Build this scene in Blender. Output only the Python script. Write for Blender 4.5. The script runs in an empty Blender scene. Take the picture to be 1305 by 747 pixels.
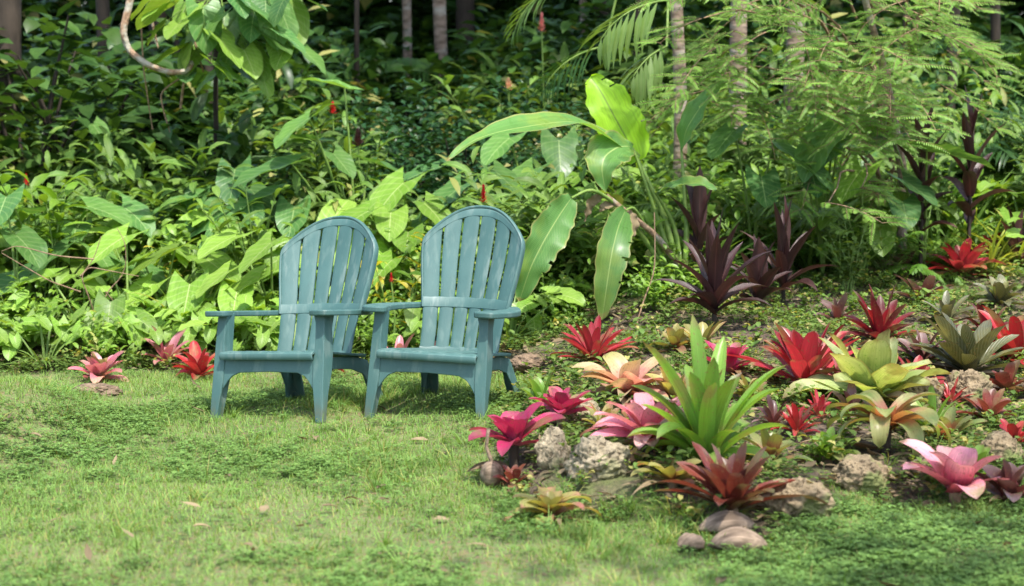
import bpy, math, random
import numpy as np
from mathutils import Vector
# ---------------------------------------------------------------- camera, sky, sun, exposure
scene = bpy.context.scene
COL = scene.collection
FPX, HOR, CH = 2430.0, 130.0, 1.5          # focal length in photo pixels, horizon row, camera height
cam_d = bpy.data.cameras.new("camera"); cam = bpy.data.objects.new("camera", cam_d); COL.objects.link(cam)
cam_d.sensor_width = 36.0; cam_d.lens = FPX * 36.0 / 1305.0
cam.location = (0, 0, CH)
PITCH = math.atan((373.5 - HOR) / FPX)
cam.rotation_euler = (math.pi / 2 - PITCH, 0, 0)
cam_d.clip_start = 0.1; cam_d.clip_end = 400
cam_d.dof.use_dof = True; cam_d.dof.focus_distance = 9.1; cam_d.dof.aperture_fstop = 2.6
scene.camera = cam
SUN_EL, SUN_AZ = math.radians(66), math.radians(150)    # azimuth measured clockwise from +y
world = bpy.data.worlds.new("World"); scene.world = world; world.use_nodes = True
nt = world.node_tree; bg = nt.nodes["Background"]
sky = nt.nodes.new("ShaderNodeTexSky"); sky.sky_type = 'NISHITA'; sky.sun_disc = False
sky.sun_elevation = SUN_EL; sky.sun_rotation = SUN_AZ; sky.air_density = 1.0; sky.dust_density = 2.5
nt.links.new(sky.outputs[0], bg.inputs[0]); bg.inputs[1].default_value = 0.15
sd = bpy.data.lights.new("sun", 'SUN'); sun = bpy.data.objects.new("sun", sd); COL.objects.link(sun)
sd.energy = 2.6; sd.angle = math.radians(0.9); sd.color = (1.0, 0.965, 0.90)
SV = Vector((math.cos(SUN_EL) * math.sin(SUN_AZ), math.cos(SUN_EL) * math.cos(SUN_AZ), math.sin(SUN_EL)))
sun.rotation_euler = SV.to_track_quat('Z', 'Y').to_euler(); sun.location = (0, 0, 30)
scene.view_settings.view_transform = 'Standard'; scene.view_settings.look = 'None'
scene.view_settings.gamma = 1.0; scene.view_settings.exposure = 1.52
scene.render.engine = 'CYCLES'
cy = scene.cycles
cy.use_denoising = True; cy.max_bounces = 7; cy.diffuse_bounces = 3; cy.glossy_bounces = 2
cy.transmission_bounces = 4; cy.transparent_max_bounces = 4; cy.sample_clamp_indirect = 6
cy.caustics_reflective = False; cy.caustics_refractive = False

PI = math.pi
rng = np.random.default_rng(7)
R = lambda d: math.radians(d)

# ---------------------------------------------------------------- object helpers
def tag(o, label=None, cat=None, group=None, kind=None):
    if label: o["label"] = label
    if cat: o["category"] = cat
    if group: o["group"] = group
    if kind: o["kind"] = kind
    return o
def empty(name, loc, rz=0, label=None, cat=None, group=None):
    o = bpy.data.objects.new(name, None); COL.objects.link(o)
    o.location = loc; o.rotation_euler = (0, 0, rz); o.empty_display_size = 0.1
    return tag(o, label, cat, group)

class MB:
    """collects quad grids; build() links them as ONE mesh object"""
    def __init__(s): s.V = []; s.F = []; s.U = []; s.T = []; s.n = 0
    def raw(s, V, F, U, T):
        s.V.append(V); s.F.append(F + s.n); s.U.append(U); s.T.append(T); s.n += len(V)
    def grid(s, P, tint=None, uv=None):           # P: N,a,b,3
        N, a, b, _ = P.shape
        idx = np.arange(a * b).reshape(a, b)
        f = np.stack([idx[:-1, :-1], idx[:-1, 1:], idx[1:, 1:], idx[1:, :-1]], -1).reshape(-1, 4)
        F = (f[None] + (np.arange(N) * a * b)[:, None, None]).reshape(-1, 4)
        if uv is None:
            vv, uu = np.meshgrid(np.linspace(0, 1, a), np.linspace(0, 1, b), indexing='ij')
            uv = np.stack([uu, vv], -1)
        U = np.broadcast_to(uv[None], (N, a, b, 2)).reshape(-1, 2)
        if tint is None: tint = rng.random((N, 3))
        T = np.repeat(tint, a * b, axis=0)
        s.raw(P.reshape(-1, 3), F, U, T)
    def tube(s, P, r, m=5, tint=None):             # P: K,3  r: scalar or K
        P = np.asarray(P, float); K = len(P); r = np.broadcast_to(r, (K,)).astype(float)
        T = np.gradient(P, axis=0); T /= np.linalg.norm(T, axis=1)[:, None] + 1e-9
        ref = np.array([0.31, 0.95, 0.05]) if abs(T[:, 2]).mean() > .6 else np.array([0.02, 0.05, 1.0])
        A = np.cross(T, ref); A /= np.linalg.norm(A, axis=1)[:, None] + 1e-9
        B = np.cross(T, A)
        th = np.linspace(0, 2 * PI, m + 1)
        G = P[:, None] + r[:, None, None] * (np.cos(th)[None, :, None] * A[:, None] + np.sin(th)[None, :, None] * B[:, None])
        s.grid(G[None], None if tint is None else np.asarray(tint)[None])
    def arrays(s):
        return np.concatenate(s.V), np.concatenate(s.F), np.concatenate(s.U), np.concatenate(s.T)
    def mesh(s, name, mat, smooth=True):
        V, F, U, T = s.arrays()
        me = bpy.data.meshes.new(name)
        me.vertices.add(len(V)); me.vertices.foreach_set("co", V.astype(np.float32).ravel())
        me.loops.add(F.size); me.loops.foreach_set("vertex_index", F.astype(np.int32).ravel())
        me.polygons.add(len(F)); me.polygons.foreach_set("loop_start", np.arange(0, F.size, 4, dtype=np.int32))
        me.polygons.foreach_set("use_smooth", np.full(len(F), smooth))
        uvl = me.uv_layers.new(name="UVMap"); uvl.data.foreach_set("uv", U[F.ravel()].astype(np.float32).ravel())
        ca = me.color_attributes.new("tint", 'FLOAT_COLOR', 'POINT')
        ca.data.foreach_set("color", np.concatenate([T, np.ones((len(T), 1))], 1).astype(np.float32).ravel())
        me.materials.append(mat); me.update()
        return me
    def build(s, name, mat, parent=None, smooth=True):
        o = bpy.data.objects.new(name, s.mesh(name, mat, smooth)); COL.objects.link(o)
        if parent: o.parent = parent
        return o

def prof(kind, t):
    if kind == 'lance': w = np.sin(PI * np.clip(t, 0, 1) ** .8) ** .9
    elif kind == 'oval': w = np.sin(PI * t ** .75) ** .65
    elif kind == 'strap': w = (.72 + .28 * np.sin(PI * t)) * (1 - t ** 5)
    elif kind == 'brom': w = (.86 + .26 * np.sin(PI * t ** 1.2)) * (1 - t ** 9) ** .55 * (1 - .18 * t ** 3)
    elif kind == 'blade': w = (1 - t) ** .7
    elif kind == 'heart': w = (1 - t) ** .8 * (.78 + 1.5 * t) * 1.02
    elif kind == 'banana': w = np.sin(PI * (.03 + .97 * t)) ** .5 * (1.1 - .28 * t)
    elif kind == 'cord': w = np.sin(PI * (.12 + .88 * t ** .9)) ** .8
    return np.maximum(w, .03)

def leaves(mb, base, az, el, L, W, curl=0., nv=5, nu=2, kind='lance', fold=.25, roll=0., wave=0., wf=3., sway=0., lobe=0., pw=1.3, tint=None):
    base = np.atleast_2d(base).astype(float); N = len(base)
    f = lambda x: np.broadcast_to(np.asarray(x, float), (N,))
    az, el, L, W, curl, fold, roll, wave, sway = map(f, (az, el, L, W, curl, fold, roll, wave, sway))
    t = np.linspace(0, 1, nv + 1)
    tm = (t[1:] + t[:-1]) / 2
    def tang(tt):
        p = el[:, None] - curl[:, None] * tt ** pw; a = az[:, None] + sway[:, None] * tt
        return np.stack([np.cos(p) * np.cos(a), np.cos(p) * np.sin(a), np.sin(p)], -1), a
    st, _ = tang(tm)
    pos = np.concatenate([np.zeros((N, 1, 3)), np.cumsum(st * (L / nv)[:, None, None], 1)], 1) + base[:, None]
    T, a = tang(t)
    S = np.stack([-np.sin(a), np.cos(a), 0 * a], -1); Nn = np.cross(T, S)
    cr, sr = np.cos(roll)[:, None, None], np.sin(roll)[:, None, None]
    S, Nn = S * cr + Nn * sr, -S * sr + Nn * cr
    u = np.linspace(-1, 1, nu + 1)
    w = (W[:, None] / 2) * prof(kind, t)[None]
    ph = rng.random(N) * 6.28
    P = pos[:, :, None] + (u[None, None] * w[..., None] * np.cos(fold)[:, None, None])[..., None] * S[:, :, None]
    up = np.abs(u)[None, None] ** 1.4 * w[..., None] * np.sin(fold)[:, None, None]
    up = up + wave[:, None, None] * W[:, None, None] * (u ** 2)[None, None] * np.sin(wf * 6.28 * t[None, :, None] + ph[:, None, None] + 1.7 * (u > 0)[None, None]) * np.sin(PI * t)[None, :, None] ** .5
    P = P + up[..., None] * Nn[:, :, None]
    if lobe:
        P = P - (lobe * L[:, None, None] * (np.abs(u) ** 1.2)[None, None] * ((1 - t) ** 2.2)[None, :, None])[..., None] * T[:, :, None]
    mb.grid(P, tint)
    return pos

def scatter(mb, protos, xyz, rz, sc, tilt=0.12, vt=.12, lean=0.):
    """replicates prototype arrays into mb (for masses nobody could count)"""
    k = rng.integers(0, len(protos), len(xyz))
    for j, (V, F, U, T) in enumerate(protos):
        s = np.where(k == j)[0]
        if not len(s): continue
        c, n = np.cos(rz[s])[:, None], np.sin(rz[s])[:, None]
        tx, ty = (rng.normal(0, tilt, (2, len(s))))
        X = V[None] * sc[s][:, None, None]
        x = X[..., 0] * c - X[..., 1] * n + tx[:, None] * X[..., 2]
        y = X[..., 0] * n + X[..., 1] * c + ty[:, None] * X[..., 2]
        z = X[..., 2]
        if lean:        # plants at the forest edge lean out to the open lawn
            th = rng.normal(lean, .12, len(s))[:, None]; y, z = y * np.cos(th) - z * np.sin(th), z * np.cos(th) + y * np.sin(th)
        P = np.stack([x, y, z], -1) + xyz[s][:, None]
        TT = np.clip(T[None] + rng.normal(0, vt, (len(s), 1, 3)), 0, 1)
        FF = F[None] + (np.arange(len(s)) * len(V))[:, None, None]
        mb.raw(P.reshape(-1, 3), FF.reshape(-1, 4), np.tile(U, (len(s), 1)), TT.reshape(-1, 3))

# ---------------------------------------------------------------- materials
def sN(nt, t, **k):
    n = nt.nodes.new(t)
    for a, b in k.items(): setattr(n, a, b)
    return n
def newmat(name):
    m = bpy.data.materials.new(name); m.use_nodes = True
    return m, m.node_tree, m.node_tree.nodes["Principled BSDF"]
def math_(nt, op, a, b=None, clamp=False):
    n = sN(nt, "ShaderNodeMath", operation=op, use_clamp=clamp)
    for i, x in enumerate((a, b)):
        if x is None: continue
        if isinstance(x, (int, float)): n.inputs[i].default_value = x
        else: nt.links.new(x, n.inputs[i])
    return n.outputs[0]
def mixc(nt, f, a, b, blend='MIX'):
    n = sN(nt, "ShaderNodeMix", data_type='RGBA', blend_type=blend)
    for i, x in ((0, f), (6, a), (7, b)):
        if isinstance(x, (int, float)): n.inputs[i].default_value = x
        elif isinstance(x, tuple): n.inputs[i].default_value = (*x, 1)
        else: nt.links.new(x, n.inputs[i])
    return n.outputs[2]
def mapr(nt, x, a, b, c=0., d=1.):
    n = sN(nt, "ShaderNodeMapRange"); nt.links.new(x, n.inputs[0])
    for i, v in enumerate((a, b, c, d)): n.inputs[i + 1].default_value = v
    return n.outputs[0]

def leafmat(name, c1, c2, rough=.42, trans=.35, rib=None, rib_w=.035, veins=0., vfreq=26., ramp=None, edge=None, spots=None, var=.55, yellow=.01, blotch=None, spec=.45, tip=None, bands=None):
    spec *= .75
    """leaf: pigment from c1/c2 per leaf, optional ramp along the leaf, midrib, side veins, pale edge, spots"""
    m, nt, pb = newmat(name); L = nt.links
    at = sN(nt, "ShaderNodeVertexColor", layer_name="tint"); sp = sN(nt, "ShaderNodeSeparateColor"); L.new(at.outputs[0], sp.inputs[0])
    oi = sN(nt, "ShaderNodeObjectInfo")
    uv = sN(nt, "ShaderNodeUVMap", uv_map="UVMap"); sx = sN(nt, "ShaderNodeSeparateXYZ"); L.new(uv.outputs[0], sx.inputs[0])
    tc = sN(nt, "ShaderNodeTexCoord")
    nz = sN(nt, "ShaderNodeTexNoise"); nz.inputs["Scale"].default_value = 14; nz.inputs["Detail"].default_value = 3; L.new(tc.outputs["Object"], nz.inputs[0])
    g = math_(nt, 'ADD', math_(nt, 'MULTIPLY', sp.outputs[1], .75), math_(nt, 'MULTIPLY', math_(nt, 'SUBTRACT', nz.outputs[0], .4), .9), True)
    col = mixc(nt, g, c1, c2)
    if ramp:
        cr = sN(nt, "ShaderNodeValToRGB"); e = cr.color_ramp.elements
        while len(e) > 1: e.remove(e[-1])
        e[0].position = ramp[0][0]; e[0].color = (*ramp[0][1], 1)
        for p, c in ramp[1:]: k = e.new(p); k.color = (*c, 1)
        vv = math_(nt, 'ADD', sx.outputs[1], math_(nt, 'MULTIPLY', math_(nt, 'SUBTRACT', sp.outputs[2], .5), .35))
        vv = math_(nt, 'ADD', vv, math_(nt, 'MULTIPLY', math_(nt, 'SUBTRACT', nz.outputs[0], .5), .5))
        L.new(vv, cr.inputs[0]); col = mixc(nt, math_(nt, 'MULTIPLY', g, .35), cr.outputs[0], c2)
    if blotch:
        n2 = sN(nt, "ShaderNodeTexNoise"); n2.inputs["Scale"].default_value = blotch[1]; n2.inputs["Detail"].default_value = 4; L.new(tc.outputs["Object"], n2.inputs[0])
        col = mixc(nt, mapr(nt, n2.outputs[0], .5, .62, 0, .85), col, blotch[0])
    if yellow:
        col = mixc(nt, mapr(nt, sp.outputs[2], 1 - yellow - .02, 1 - yellow + .02, 0, .7), col, (.40, .34, .12))
    au = math_(nt, 'ABSOLUTE', math_(nt, 'SUBTRACT', sx.outputs[0], .5))
    # fine streaks along the blade
    mp = sN(nt, "ShaderNodeCombineXYZ"); L.new(math_(nt, 'MULTIPLY', sx.outputs[0], 30.), mp.inputs[0]); L.new(math_(nt, 'MULTIPLY', sx.outputs[1], 2.5), mp.inputs[1]); L.new(math_(nt, 'MULTIPLY', sp.outputs[0], 50.), mp.inputs[2])
    st = sN(nt, "ShaderNodeTexNoise"); st.inputs["Scale"].default_value = 1; L.new(mp.outputs[0], st.inputs[0])
    col = mixc(nt, .5, col, mixc(nt, mapr(nt, st.outputs[0], .3, .7), (.62, .62, .62), (1.3, 1.3, 1.3)), 'MULTIPLY')
    if bands:
        bn = math_(nt, 'SINE', math_(nt, 'ADD', math_(nt, 'MULTIPLY', sx.outputs[1], bands[1]), math_(nt, 'MULTIPLY', nz.outputs[0], 14.)))
        col = mixc(nt, math_(nt, 'MULTIPLY', mapr(nt, bn, .1, .9), bands[2]), col, bands[0])
    if tip:
        tn = math_(nt, 'ADD', sx.outputs[1], math_(nt, 'ADD', math_(nt, 'MULTIPLY', math_(nt, 'SUBTRACT', nz.outputs[0], .5), .35), math_(nt, 'MULTIPLY', sp.outputs[2], .10)))
        col = mixc(nt, mapr(nt, tn, .99, 1.07, 0, .9), col, tip)
    hgt = None
    if veins:
        w = math_(nt, 'SINE', math_(nt, 'MULTIPLY', math_(nt, 'SUBTRACT', sx.outputs[1], math_(nt, 'MULTIPLY', au, .7)), vfreq * 6.28))
        hgt = mapr(nt, w, .5, 1.)
        col = mixc(nt, math_(nt, 'MULTIPLY', hgt, veins), col, rib or (.3, .4, .12))
    if rib: col = mixc(nt, mapr(nt, au, rib_w, rib_w * .4, 0, .8), col, rib)
    if edge: col = mixc(nt, mapr(nt, au, .44, .5, 0, .8), col, edge)
    if spots:
        vo = sN(nt, "ShaderNodeTexNoise"); vo.inputs["Scale"].default_value = 90; L.new(tc.outputs["Object"], vo.inputs[0])
        col = mixc(nt, mapr(nt, vo.outputs[0], .62, .68, 0, .7), col, spots)
    val = math_(nt, 'ADD', math_(nt, 'MULTIPLY', math_(nt, 'ADD', sp.outputs[0], math_(nt, 'MULTIPLY', oi.outputs["Random"], .4)), var), 1 - .7 * var)
    cb = sN(nt, "ShaderNodeCombineColor"); [L.new(val, cb.inputs[i]) for i in range(3)]
    col = mixc(nt, 1., col, cb.outputs[0], 'MULTIPLY')
    L.new(col, pb.inputs["Base Color"])
    L.new(mapr(nt, nz.outputs[0], .3, .7, rough - .08, rough + .12), pb.inputs["Roughness"]); pb.inputs["Specular IOR Level"].default_value = spec
    if hgt is not None:
        bp = sN(nt, "ShaderNodeBump"); bp.inputs["Strength"].default_value = .25; bp.inputs["Distance"].default_value = .004; L.new(hgt, bp.inputs["Height"]); L.new(bp.outputs[0], pb.inputs["Normal"])
    tr = sN(nt, "ShaderNodeBsdfTranslucent"); L.new(mixc(nt, 1., col, (1.5, 1.35, .55) if c1[1] > c1[0] else (1.6, 1.1, .9), 'MULTIPLY'), tr.inputs[0])
    mx = sN(nt, "ShaderNodeMixShader"); mx.inputs[0].default_value = trans
    L.new(pb.outputs[0], mx.inputs[1]); L.new(tr.outputs[0], mx.inputs[2])
    L.new(mx.outputs[0], nt.nodes["Material Output"].inputs[0])
    return m
def solidmat(name, c1, c2, rough=.8, scale=20., bump=.4, dist=.01, det=8., stretch=(1, 1, 1), c3=None, spec=.3):
    m, nt, pb = newmat(name); L = nt.links
    tc = sN(nt, "ShaderNodeTexCoord"); mp = sN(nt, "ShaderNodeMapping"); mp.inputs["Scale"].default_value = stretch; L.new(tc.outputs["Object"], mp.inputs[0])
    n = sN(nt, "ShaderNodeTexNoise"); n.inputs["Scale"].default_value = scale; n.inputs["Detail"].default_value = det; L.new(mp.outputs[0], n.inputs[0])
    col = mixc(nt, mapr(nt, n.outputs[0], .35, .65), c1, c2)
    if c3:
        n3 = sN(nt, "ShaderNodeTexNoise"); n3.inputs["Scale"].default_value = scale * .35; n3.inputs["Detail"].default_value = 5; L.new(mp.outputs[0], n3.inputs[0])
        col = mixc(nt, mapr(nt, n3.outputs[0], .5, .62), col, c3)
    L.new(col, pb.inputs["Base Color"]); pb.inputs["Roughness"].default_value = rough; pb.inputs["Specular IOR Level"].default_value = spec
    b = sN(nt, "ShaderNodeBump"); b.inputs["Strength"].default_value = bump; b.inputs["Distance"].default_value = dist
    L.new(n.outputs[0], b.inputs["Height"]); L.new(b.outputs[0], pb.inputs["Normal"])
    return m

M = {}
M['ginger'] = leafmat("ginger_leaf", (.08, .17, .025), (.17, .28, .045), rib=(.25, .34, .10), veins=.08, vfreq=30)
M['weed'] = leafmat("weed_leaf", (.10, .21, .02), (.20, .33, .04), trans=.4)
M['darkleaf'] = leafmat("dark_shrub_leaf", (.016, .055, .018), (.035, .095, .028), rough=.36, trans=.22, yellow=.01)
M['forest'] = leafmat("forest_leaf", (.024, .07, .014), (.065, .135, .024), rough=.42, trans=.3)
M['fern'] = leafmat("fern_leaf", (.07, .17, .015), (.14, .27, .03), trans=.4, rough=.5)
M['feather'] = leafmat("feather_leaf", (.13, .27, .04), (.25, .41, .08), trans=.45, rough=.5, yellow=.03)
M['ear'] = leafmat("elephant_ear_leaf", (.055, .15, .045), (.13, .26, .05), rough=.38, rib=(.3, .42, .16), veins=.22, vfreq=7, rib_w=.02, yellow=0, trans=.35)
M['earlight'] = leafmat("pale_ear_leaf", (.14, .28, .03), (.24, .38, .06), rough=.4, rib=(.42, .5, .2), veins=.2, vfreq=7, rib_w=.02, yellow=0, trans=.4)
M['banana'] = leafmat("banana_leaf", (.07, .19, .045), (.11, .25, .06), rough=.33, rib=(.36, .46, .16), veins=.3, vfreq=30, edge=(.36, .33, .12), rib_w=.02, yellow=0, trans=.4, spec=.4, tip=(.28, .18, .07), blotch=((.16, .26, .05), 5))
M['bananalit'] = leafmat("backlit_colour_banana_leaf", (.22, .42, .02), (.30, .52, .03), rough=.35, rib=(.10, .16, .03), veins=.10, vfreq=34, rib_w=.022, yellow=0, trans=.55)  # sun glow through the blade is put into these brighter, yellower colours
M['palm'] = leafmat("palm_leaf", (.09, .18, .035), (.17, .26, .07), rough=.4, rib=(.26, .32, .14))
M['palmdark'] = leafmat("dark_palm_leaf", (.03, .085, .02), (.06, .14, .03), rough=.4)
M['strap'] = leafmat("strap_leaf", (.10, .20, .03), (.20, .31, .07), rib=(.32, .4, .16), edge=(.34, .38, .14))
M['varieg'] = leafmat("variegated_leaf", (.22, .30, .04), (.38, .42, .08), rib=(.10, .2, .03), rib_w=.12, yellow=.1)
M['croton'] = leafmat("croton_leaf", (.30, .33, .03), (.52, .44, .05), rib=(.5, .22, .12), blotch=((.10, .2, .03), 18), yellow=.2)
M['cord'] = leafmat("cordyline_leaf", (.034, .016, .017), (.078, .034, .030), rough=.38, trans=.16, rib=(.12, .05, .045), veins=.08, vfreq=40, yellow=0, spec=.6)
M['cordgreen'] = leafmat("cordyline_old_leaf", (.06, .07, .02), (.10, .04, .02), rough=.36, trans=.25, rib=(.10, .06, .04), yellow=0)
gr, gr2 = (.10, .19, .04), (.16, .25, .06)
def brm(n, c1, c2, ramp, **k):
    ds = lambda c: tuple(x * .66 + .05 * sum(c) / 3 for x in c)
    c1, c2, ramp = ds(c1), ds(c2), [(p, ds(c)) for p, c in ramp]
    if 'edge' in k: k['edge'] = ds(k['edge'])
    if 'blotch' in k: k['blotch'] = (ds(k['blotch'][0]), k['blotch'][1])
    M[n] = leafmat("bromeliad_" + n, c1, c2, ramp=ramp, rough=k.pop('rough', .36), yellow=0, var=k.pop('var', .5), tip=(.16, .09, .05), spots=k.pop('spots', (.20, .13, .06)), blotch=k.pop('blotch', (ds((.30, .28, .10)), 6)), **k)
brm('hot', (.62, .03, .16), (.78, .10, .28), [(0, (.78, .22, .30)), (.3, (.66, .03, .15)), (.75, (.60, .025, .13)), (1, (.32, .06, .09))], trans=.3)
brm('pink', (.74, .26, .30), (.86, .48, .48), [(0, (.55, .40, .16)), (.3, (.74, .16, .24)), (.7, (.72, .20, .27)), (1, (.55, .30, .20))], trans=.3, blotch=((.66, .40, .24), 9))
brm('rose', (.76, .22, .30), (.88, .44, .50), [(0, (.55, .06, .12)), (.25, (.82, .18, .28)), (.7, (.88, .36, .44)), (1, (.74, .42, .40))], trans=.32, edge=(.5, .12, .15))
brm('cream', (.62, .45, .20), (.80, .62, .34), [(0, (.72, .30, .24)), (.35, (.74, .38, .27)), (.6, (.80, .62, .34)), (1, (.50, .50, .14))], trans=.35, blotch=((.66, .22, .22), 7))
brm('red', (.45, .015, .02), (.62, .05, .05), [(0, (.30, .05, .03)), (.3, (.52, .03, .035)), (1, (.45, .012, .025))], trans=.3, edge=(.24, .03, .03))
brm('scarlet', (.48, .02, .04), (.70, .10, .12), [(0, (.52, .20, .10)), (.3, (.60, .06, .08)), (.8, (.48, .012, .035)), (1, (.25, .02, .02))], trans=.3, edge=(.20, .03, .02))
brm('darkred', (.20, .015, .025), (.34, .03, .04), [(0, (.38, .02, .04)), (.35, (.34, .012, .028)), (.7, (.12, .022, .025)), (1, (.11, .07, .05))], trans=.25)
brm('maroon', (.14, .05, .05), (.24, .10, .09), [(0, (.22, .06, .05)), (.5, (.16, .06, .05)), (1, (.26, .18, .16))], trans=.22, blotch=((.12, .13, .05), 12))
brm('bronze', (.20, .06, .03), (.32, .09, .05), [(0, (.10, .10, .03)), (.3, (.26, .05, .035)), (.75, (.20, .045, .03)), (1, (.20, .12, .10))], trans=.25, rough=.3)
brm('green', (.18, .38, .04), (.28, .48, .07), [(0, (.15, .32, .03)), (.5, (.22, .44, .05)), (1, (.24, .42, .07))], trans=.42)
brm('lime', (.42, .56, .14), (.62, .72, .28), [(0, (.26, .42, .07)), (.4, (.42, .56, .14)), (.75, (.66, .74, .34)), (1, (.60, .50, .20))], trans=.4, spots=(.18, .32, .05), edge=(.38, .30, .10))
brm('mottle', (.30, .34, .08), (.46, .42, .14), [(0, (.55, .14, .10)), (.35, (.52, .22, .14)), (.55, (.42, .40, .14)), (1, (.26, .36, .10))], trans=.35, blotch=((.24, .36, .09), 9))
brm('olive', (.26, .30, .06), (.42, .40, .12), [(0, (.30, .12, .06)), (.3, (.34, .34, .08)), (.8, (.44, .40, .12)), (1, (.48, .24, .14))], trans=.35, blotch=((.46, .16, .13), 8))
brm('banded', (.09, .10, .045), (.15, .15, .07), [(0, (.10, .10, .03)), (.6, (.12, .13, .05)), (1, (.20, .20, .12))], trans=.2, veins=.5, vfreq=9, rib=(.24, .25, .17), rib_w=.001)
M['grass'] = leafmat("lawn_grass_blade", (.125, .25, .045), (.215, .34, .085), rough=.55, trans=.35, yellow=.09, var=.5, spec=.25)
M['clover'] = leafmat("lawn_clover_leaf", (.095, .185, .045), (.16, .26, .065), rough=.55, trans=.3, yellow=0, spec=.25)
M['cover'] = leafmat("ground_cover_leaf", (.07, .135, .028), (.155, .23, .05), rough=.55, trans=.35, yellow=.02, spec=.25)
M['dead'] = leafmat("dead_leaf", (.13, .095, .055), (.30, .235, .135), rough=.75, trans=.15, yellow=0, spec=.2)
M['stem'] = solidmat("green_stem", (.10, .18, .03), (.18, .26, .06), .5, 30, .1)
M['twig'] = solidmat("brown_twig", (.16, .10, .06), (.30, .20, .12), .8, 40, .3)
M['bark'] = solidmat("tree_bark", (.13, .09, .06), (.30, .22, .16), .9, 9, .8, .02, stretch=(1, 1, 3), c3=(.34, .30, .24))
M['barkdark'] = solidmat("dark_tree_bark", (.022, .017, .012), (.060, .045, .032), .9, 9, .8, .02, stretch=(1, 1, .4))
M['liana'] = solidmat("liana_bark", (.14, .085, .05), (.34, .23, .14), .85, 30, .9, .02, c3=(.30, .28, .22))
M['husk'] = solidmat("coconut_husk", (.10, .07, .045), (.30, .22, .15), .85, 26, .7, .01, stretch=(.35, 2.4, 1.5))
M['flowerred'] = leafmat("red_flower", (.50, .01, .02), (.62, .03, .05), yellow=0, trans=.25)
M['flowerpink'] = leafmat("pink_flower", (.50, .15, .15), (.60, .26, .24), yellow=0, trans=.3)

# ---------------------------------------------------------------- terrain
def ss(x): x = np.clip(x, 0, 1); return x * x * (3 - 2 * x)
LX = np.array([-9., -.55, -.45, -.17, .13, .45, .76, 1.2, 1.9, 4, 9]); LY = np.array([10.6, 10.4, 8.2, 7.75, 6.95, 6.62, 6.45, 6.8, 7.1, 7.2, 7.2])
def flank(y): return np.interp(y, [7.2, 7.75, 8.5, 9.3, 10.1, 10.5, 10.9], [-.6, -.17, -.04, .04, .12, -.4, -9])
def zg(x, y):
    x = np.asarray(x, float); y = np.asarray(y, float)
    f = np.interp(x, LX, LY)
    r = ss((x + .25) / 1.2)
    z = .09 * ss((y - f) / .45) * ss((x - flank(y)) / .3) * ss((x + .5) / .5) + .068 * np.clip(y - 7.4, 0, 5) * r
    d = np.clip(y - 10.5 - 1.3 * r, 0, 14); z = z + .15 * (np.sqrt(d * d + .3) - .548)
    z = z + .035 * ss((x + 1.45) / .5) * np.exp(-((y - 9.2) / 1.4) ** 2) * (1 - r)
    z = z + .04 * np.exp(-(((x + .86) / .16) ** 2 + ((y - 9.0) / .22) ** 2)) - .05 * np.exp(-(((x + .95) / .35) ** 2 + ((y - 9.85) / .35) ** 2))
    z = z + .20 * np.exp(-(((x + 2.30) / .26) ** 2 + ((y - 8.7) / .75) ** 2))       # little bank at the left edge
    z = z + .018 * np.sin(2.1 * x + .7) * np.sin(1.7 * y) + .012 * np.sin(5.3 * x + y * 3.1) + .03 * r * np.sin(6 * x + 1.) * np.sin(5 * y)*ss((y-7)/1)
    return z
def bedmask(x, y):
    f = np.interp(x, LX, LY)
    return ss((y - f + .15 * np.sin(9 * x) + .08 * np.sin(23 * x)) / .3) * ss((x - flank(y)) / .15 + .5 + .4 * np.sin(7 * y) * (y < 10))
def ray(px, py): return np.array([(px - 652.5) / FPX, 1.0, -(py - HOR) / FPX])   # per metre of distance y
def W(px, py, d): return np.array([0, 0, CH]) + ray(px, py) * d
def at(px, py):
    r = ray(px, py); d = 5.0
    while d < 40:
        p = np.array([0, 0, CH]) + r * d
        if p[2] <= zg(p[0], p[1]): break
        d += .01
    p[2] = zg(p[0], p[1]); return p
def gp(px, d):                      # ground point under photo column px at distance d
    x = (px - 652.5) / FPX * d; return np.array([x, d, float(zg(x, d))])
def project(P):                     # photo pixels of points (for choosing what is in frame)
    return 652.5 + P[..., 0] / P[..., 1] * FPX, HOR + (CH - P[..., 2]) / P[..., 1] * FPX

def axis(segs): return np.unique(np.concatenate([np.linspace(a, b, n) for a, b, n in segs]))
gx = axis([(-60, -5, 20), (-5, 5, 200), (5, 60, 20)]); gy = axis([(-30, 4, 15), (4, 14, 200), (14, 28, 60), (28, 120, 20)])
X, Y = np.meshgrid(gx, gy, indexing='ij')
g = MB(); g.grid(np.stack([X, Y, zg(X, Y)], -1).transpose(1, 0, 2)[None])
mg, nt, pb = newmat("ground_soil_and_turf"); L = nt.links
tc = sN(nt, "ShaderNodeTexCoord"); va = sN(nt, "ShaderNodeAttribute", attribute_name="bed")
n1 = sN(nt, "ShaderNodeTexNoise"); n1.inputs["Scale"].default_value = 2.2; n1.inputs["Detail"].default_value = 8
n2 = sN(nt, "ShaderNodeTexNoise"); n2.inputs["Scale"].default_value = 45; n2.inputs["Detail"].default_value = 8
L.new(tc.outputs["Object"], n1.inputs[0]); L.new(tc.outputs["Object"], n2.inputs[0])
lawn = mixc(nt, mapr(nt, n1.outputs[0], .4, .6), (.09, .13, .035), (.15, .18, .06)); lawn = mixc(nt, mapr(nt, n2.outputs[0], .5, .62), lawn, (.17, .12, .06))
soil = mixc(nt, mapr(nt, n2.outputs[0], .35, .65), (.045, .032, .02), (.12, .085, .055)); soil = mixc(nt, mapr(nt, n1.outputs[0], .52, .6, 0, .6), soil, (.10, .14, .03))
L.new(mixc(nt, va.outputs[2], lawn, soil), pb.inputs["Base Color"]); pb.inputs["Roughness"].default_value = .95
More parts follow.
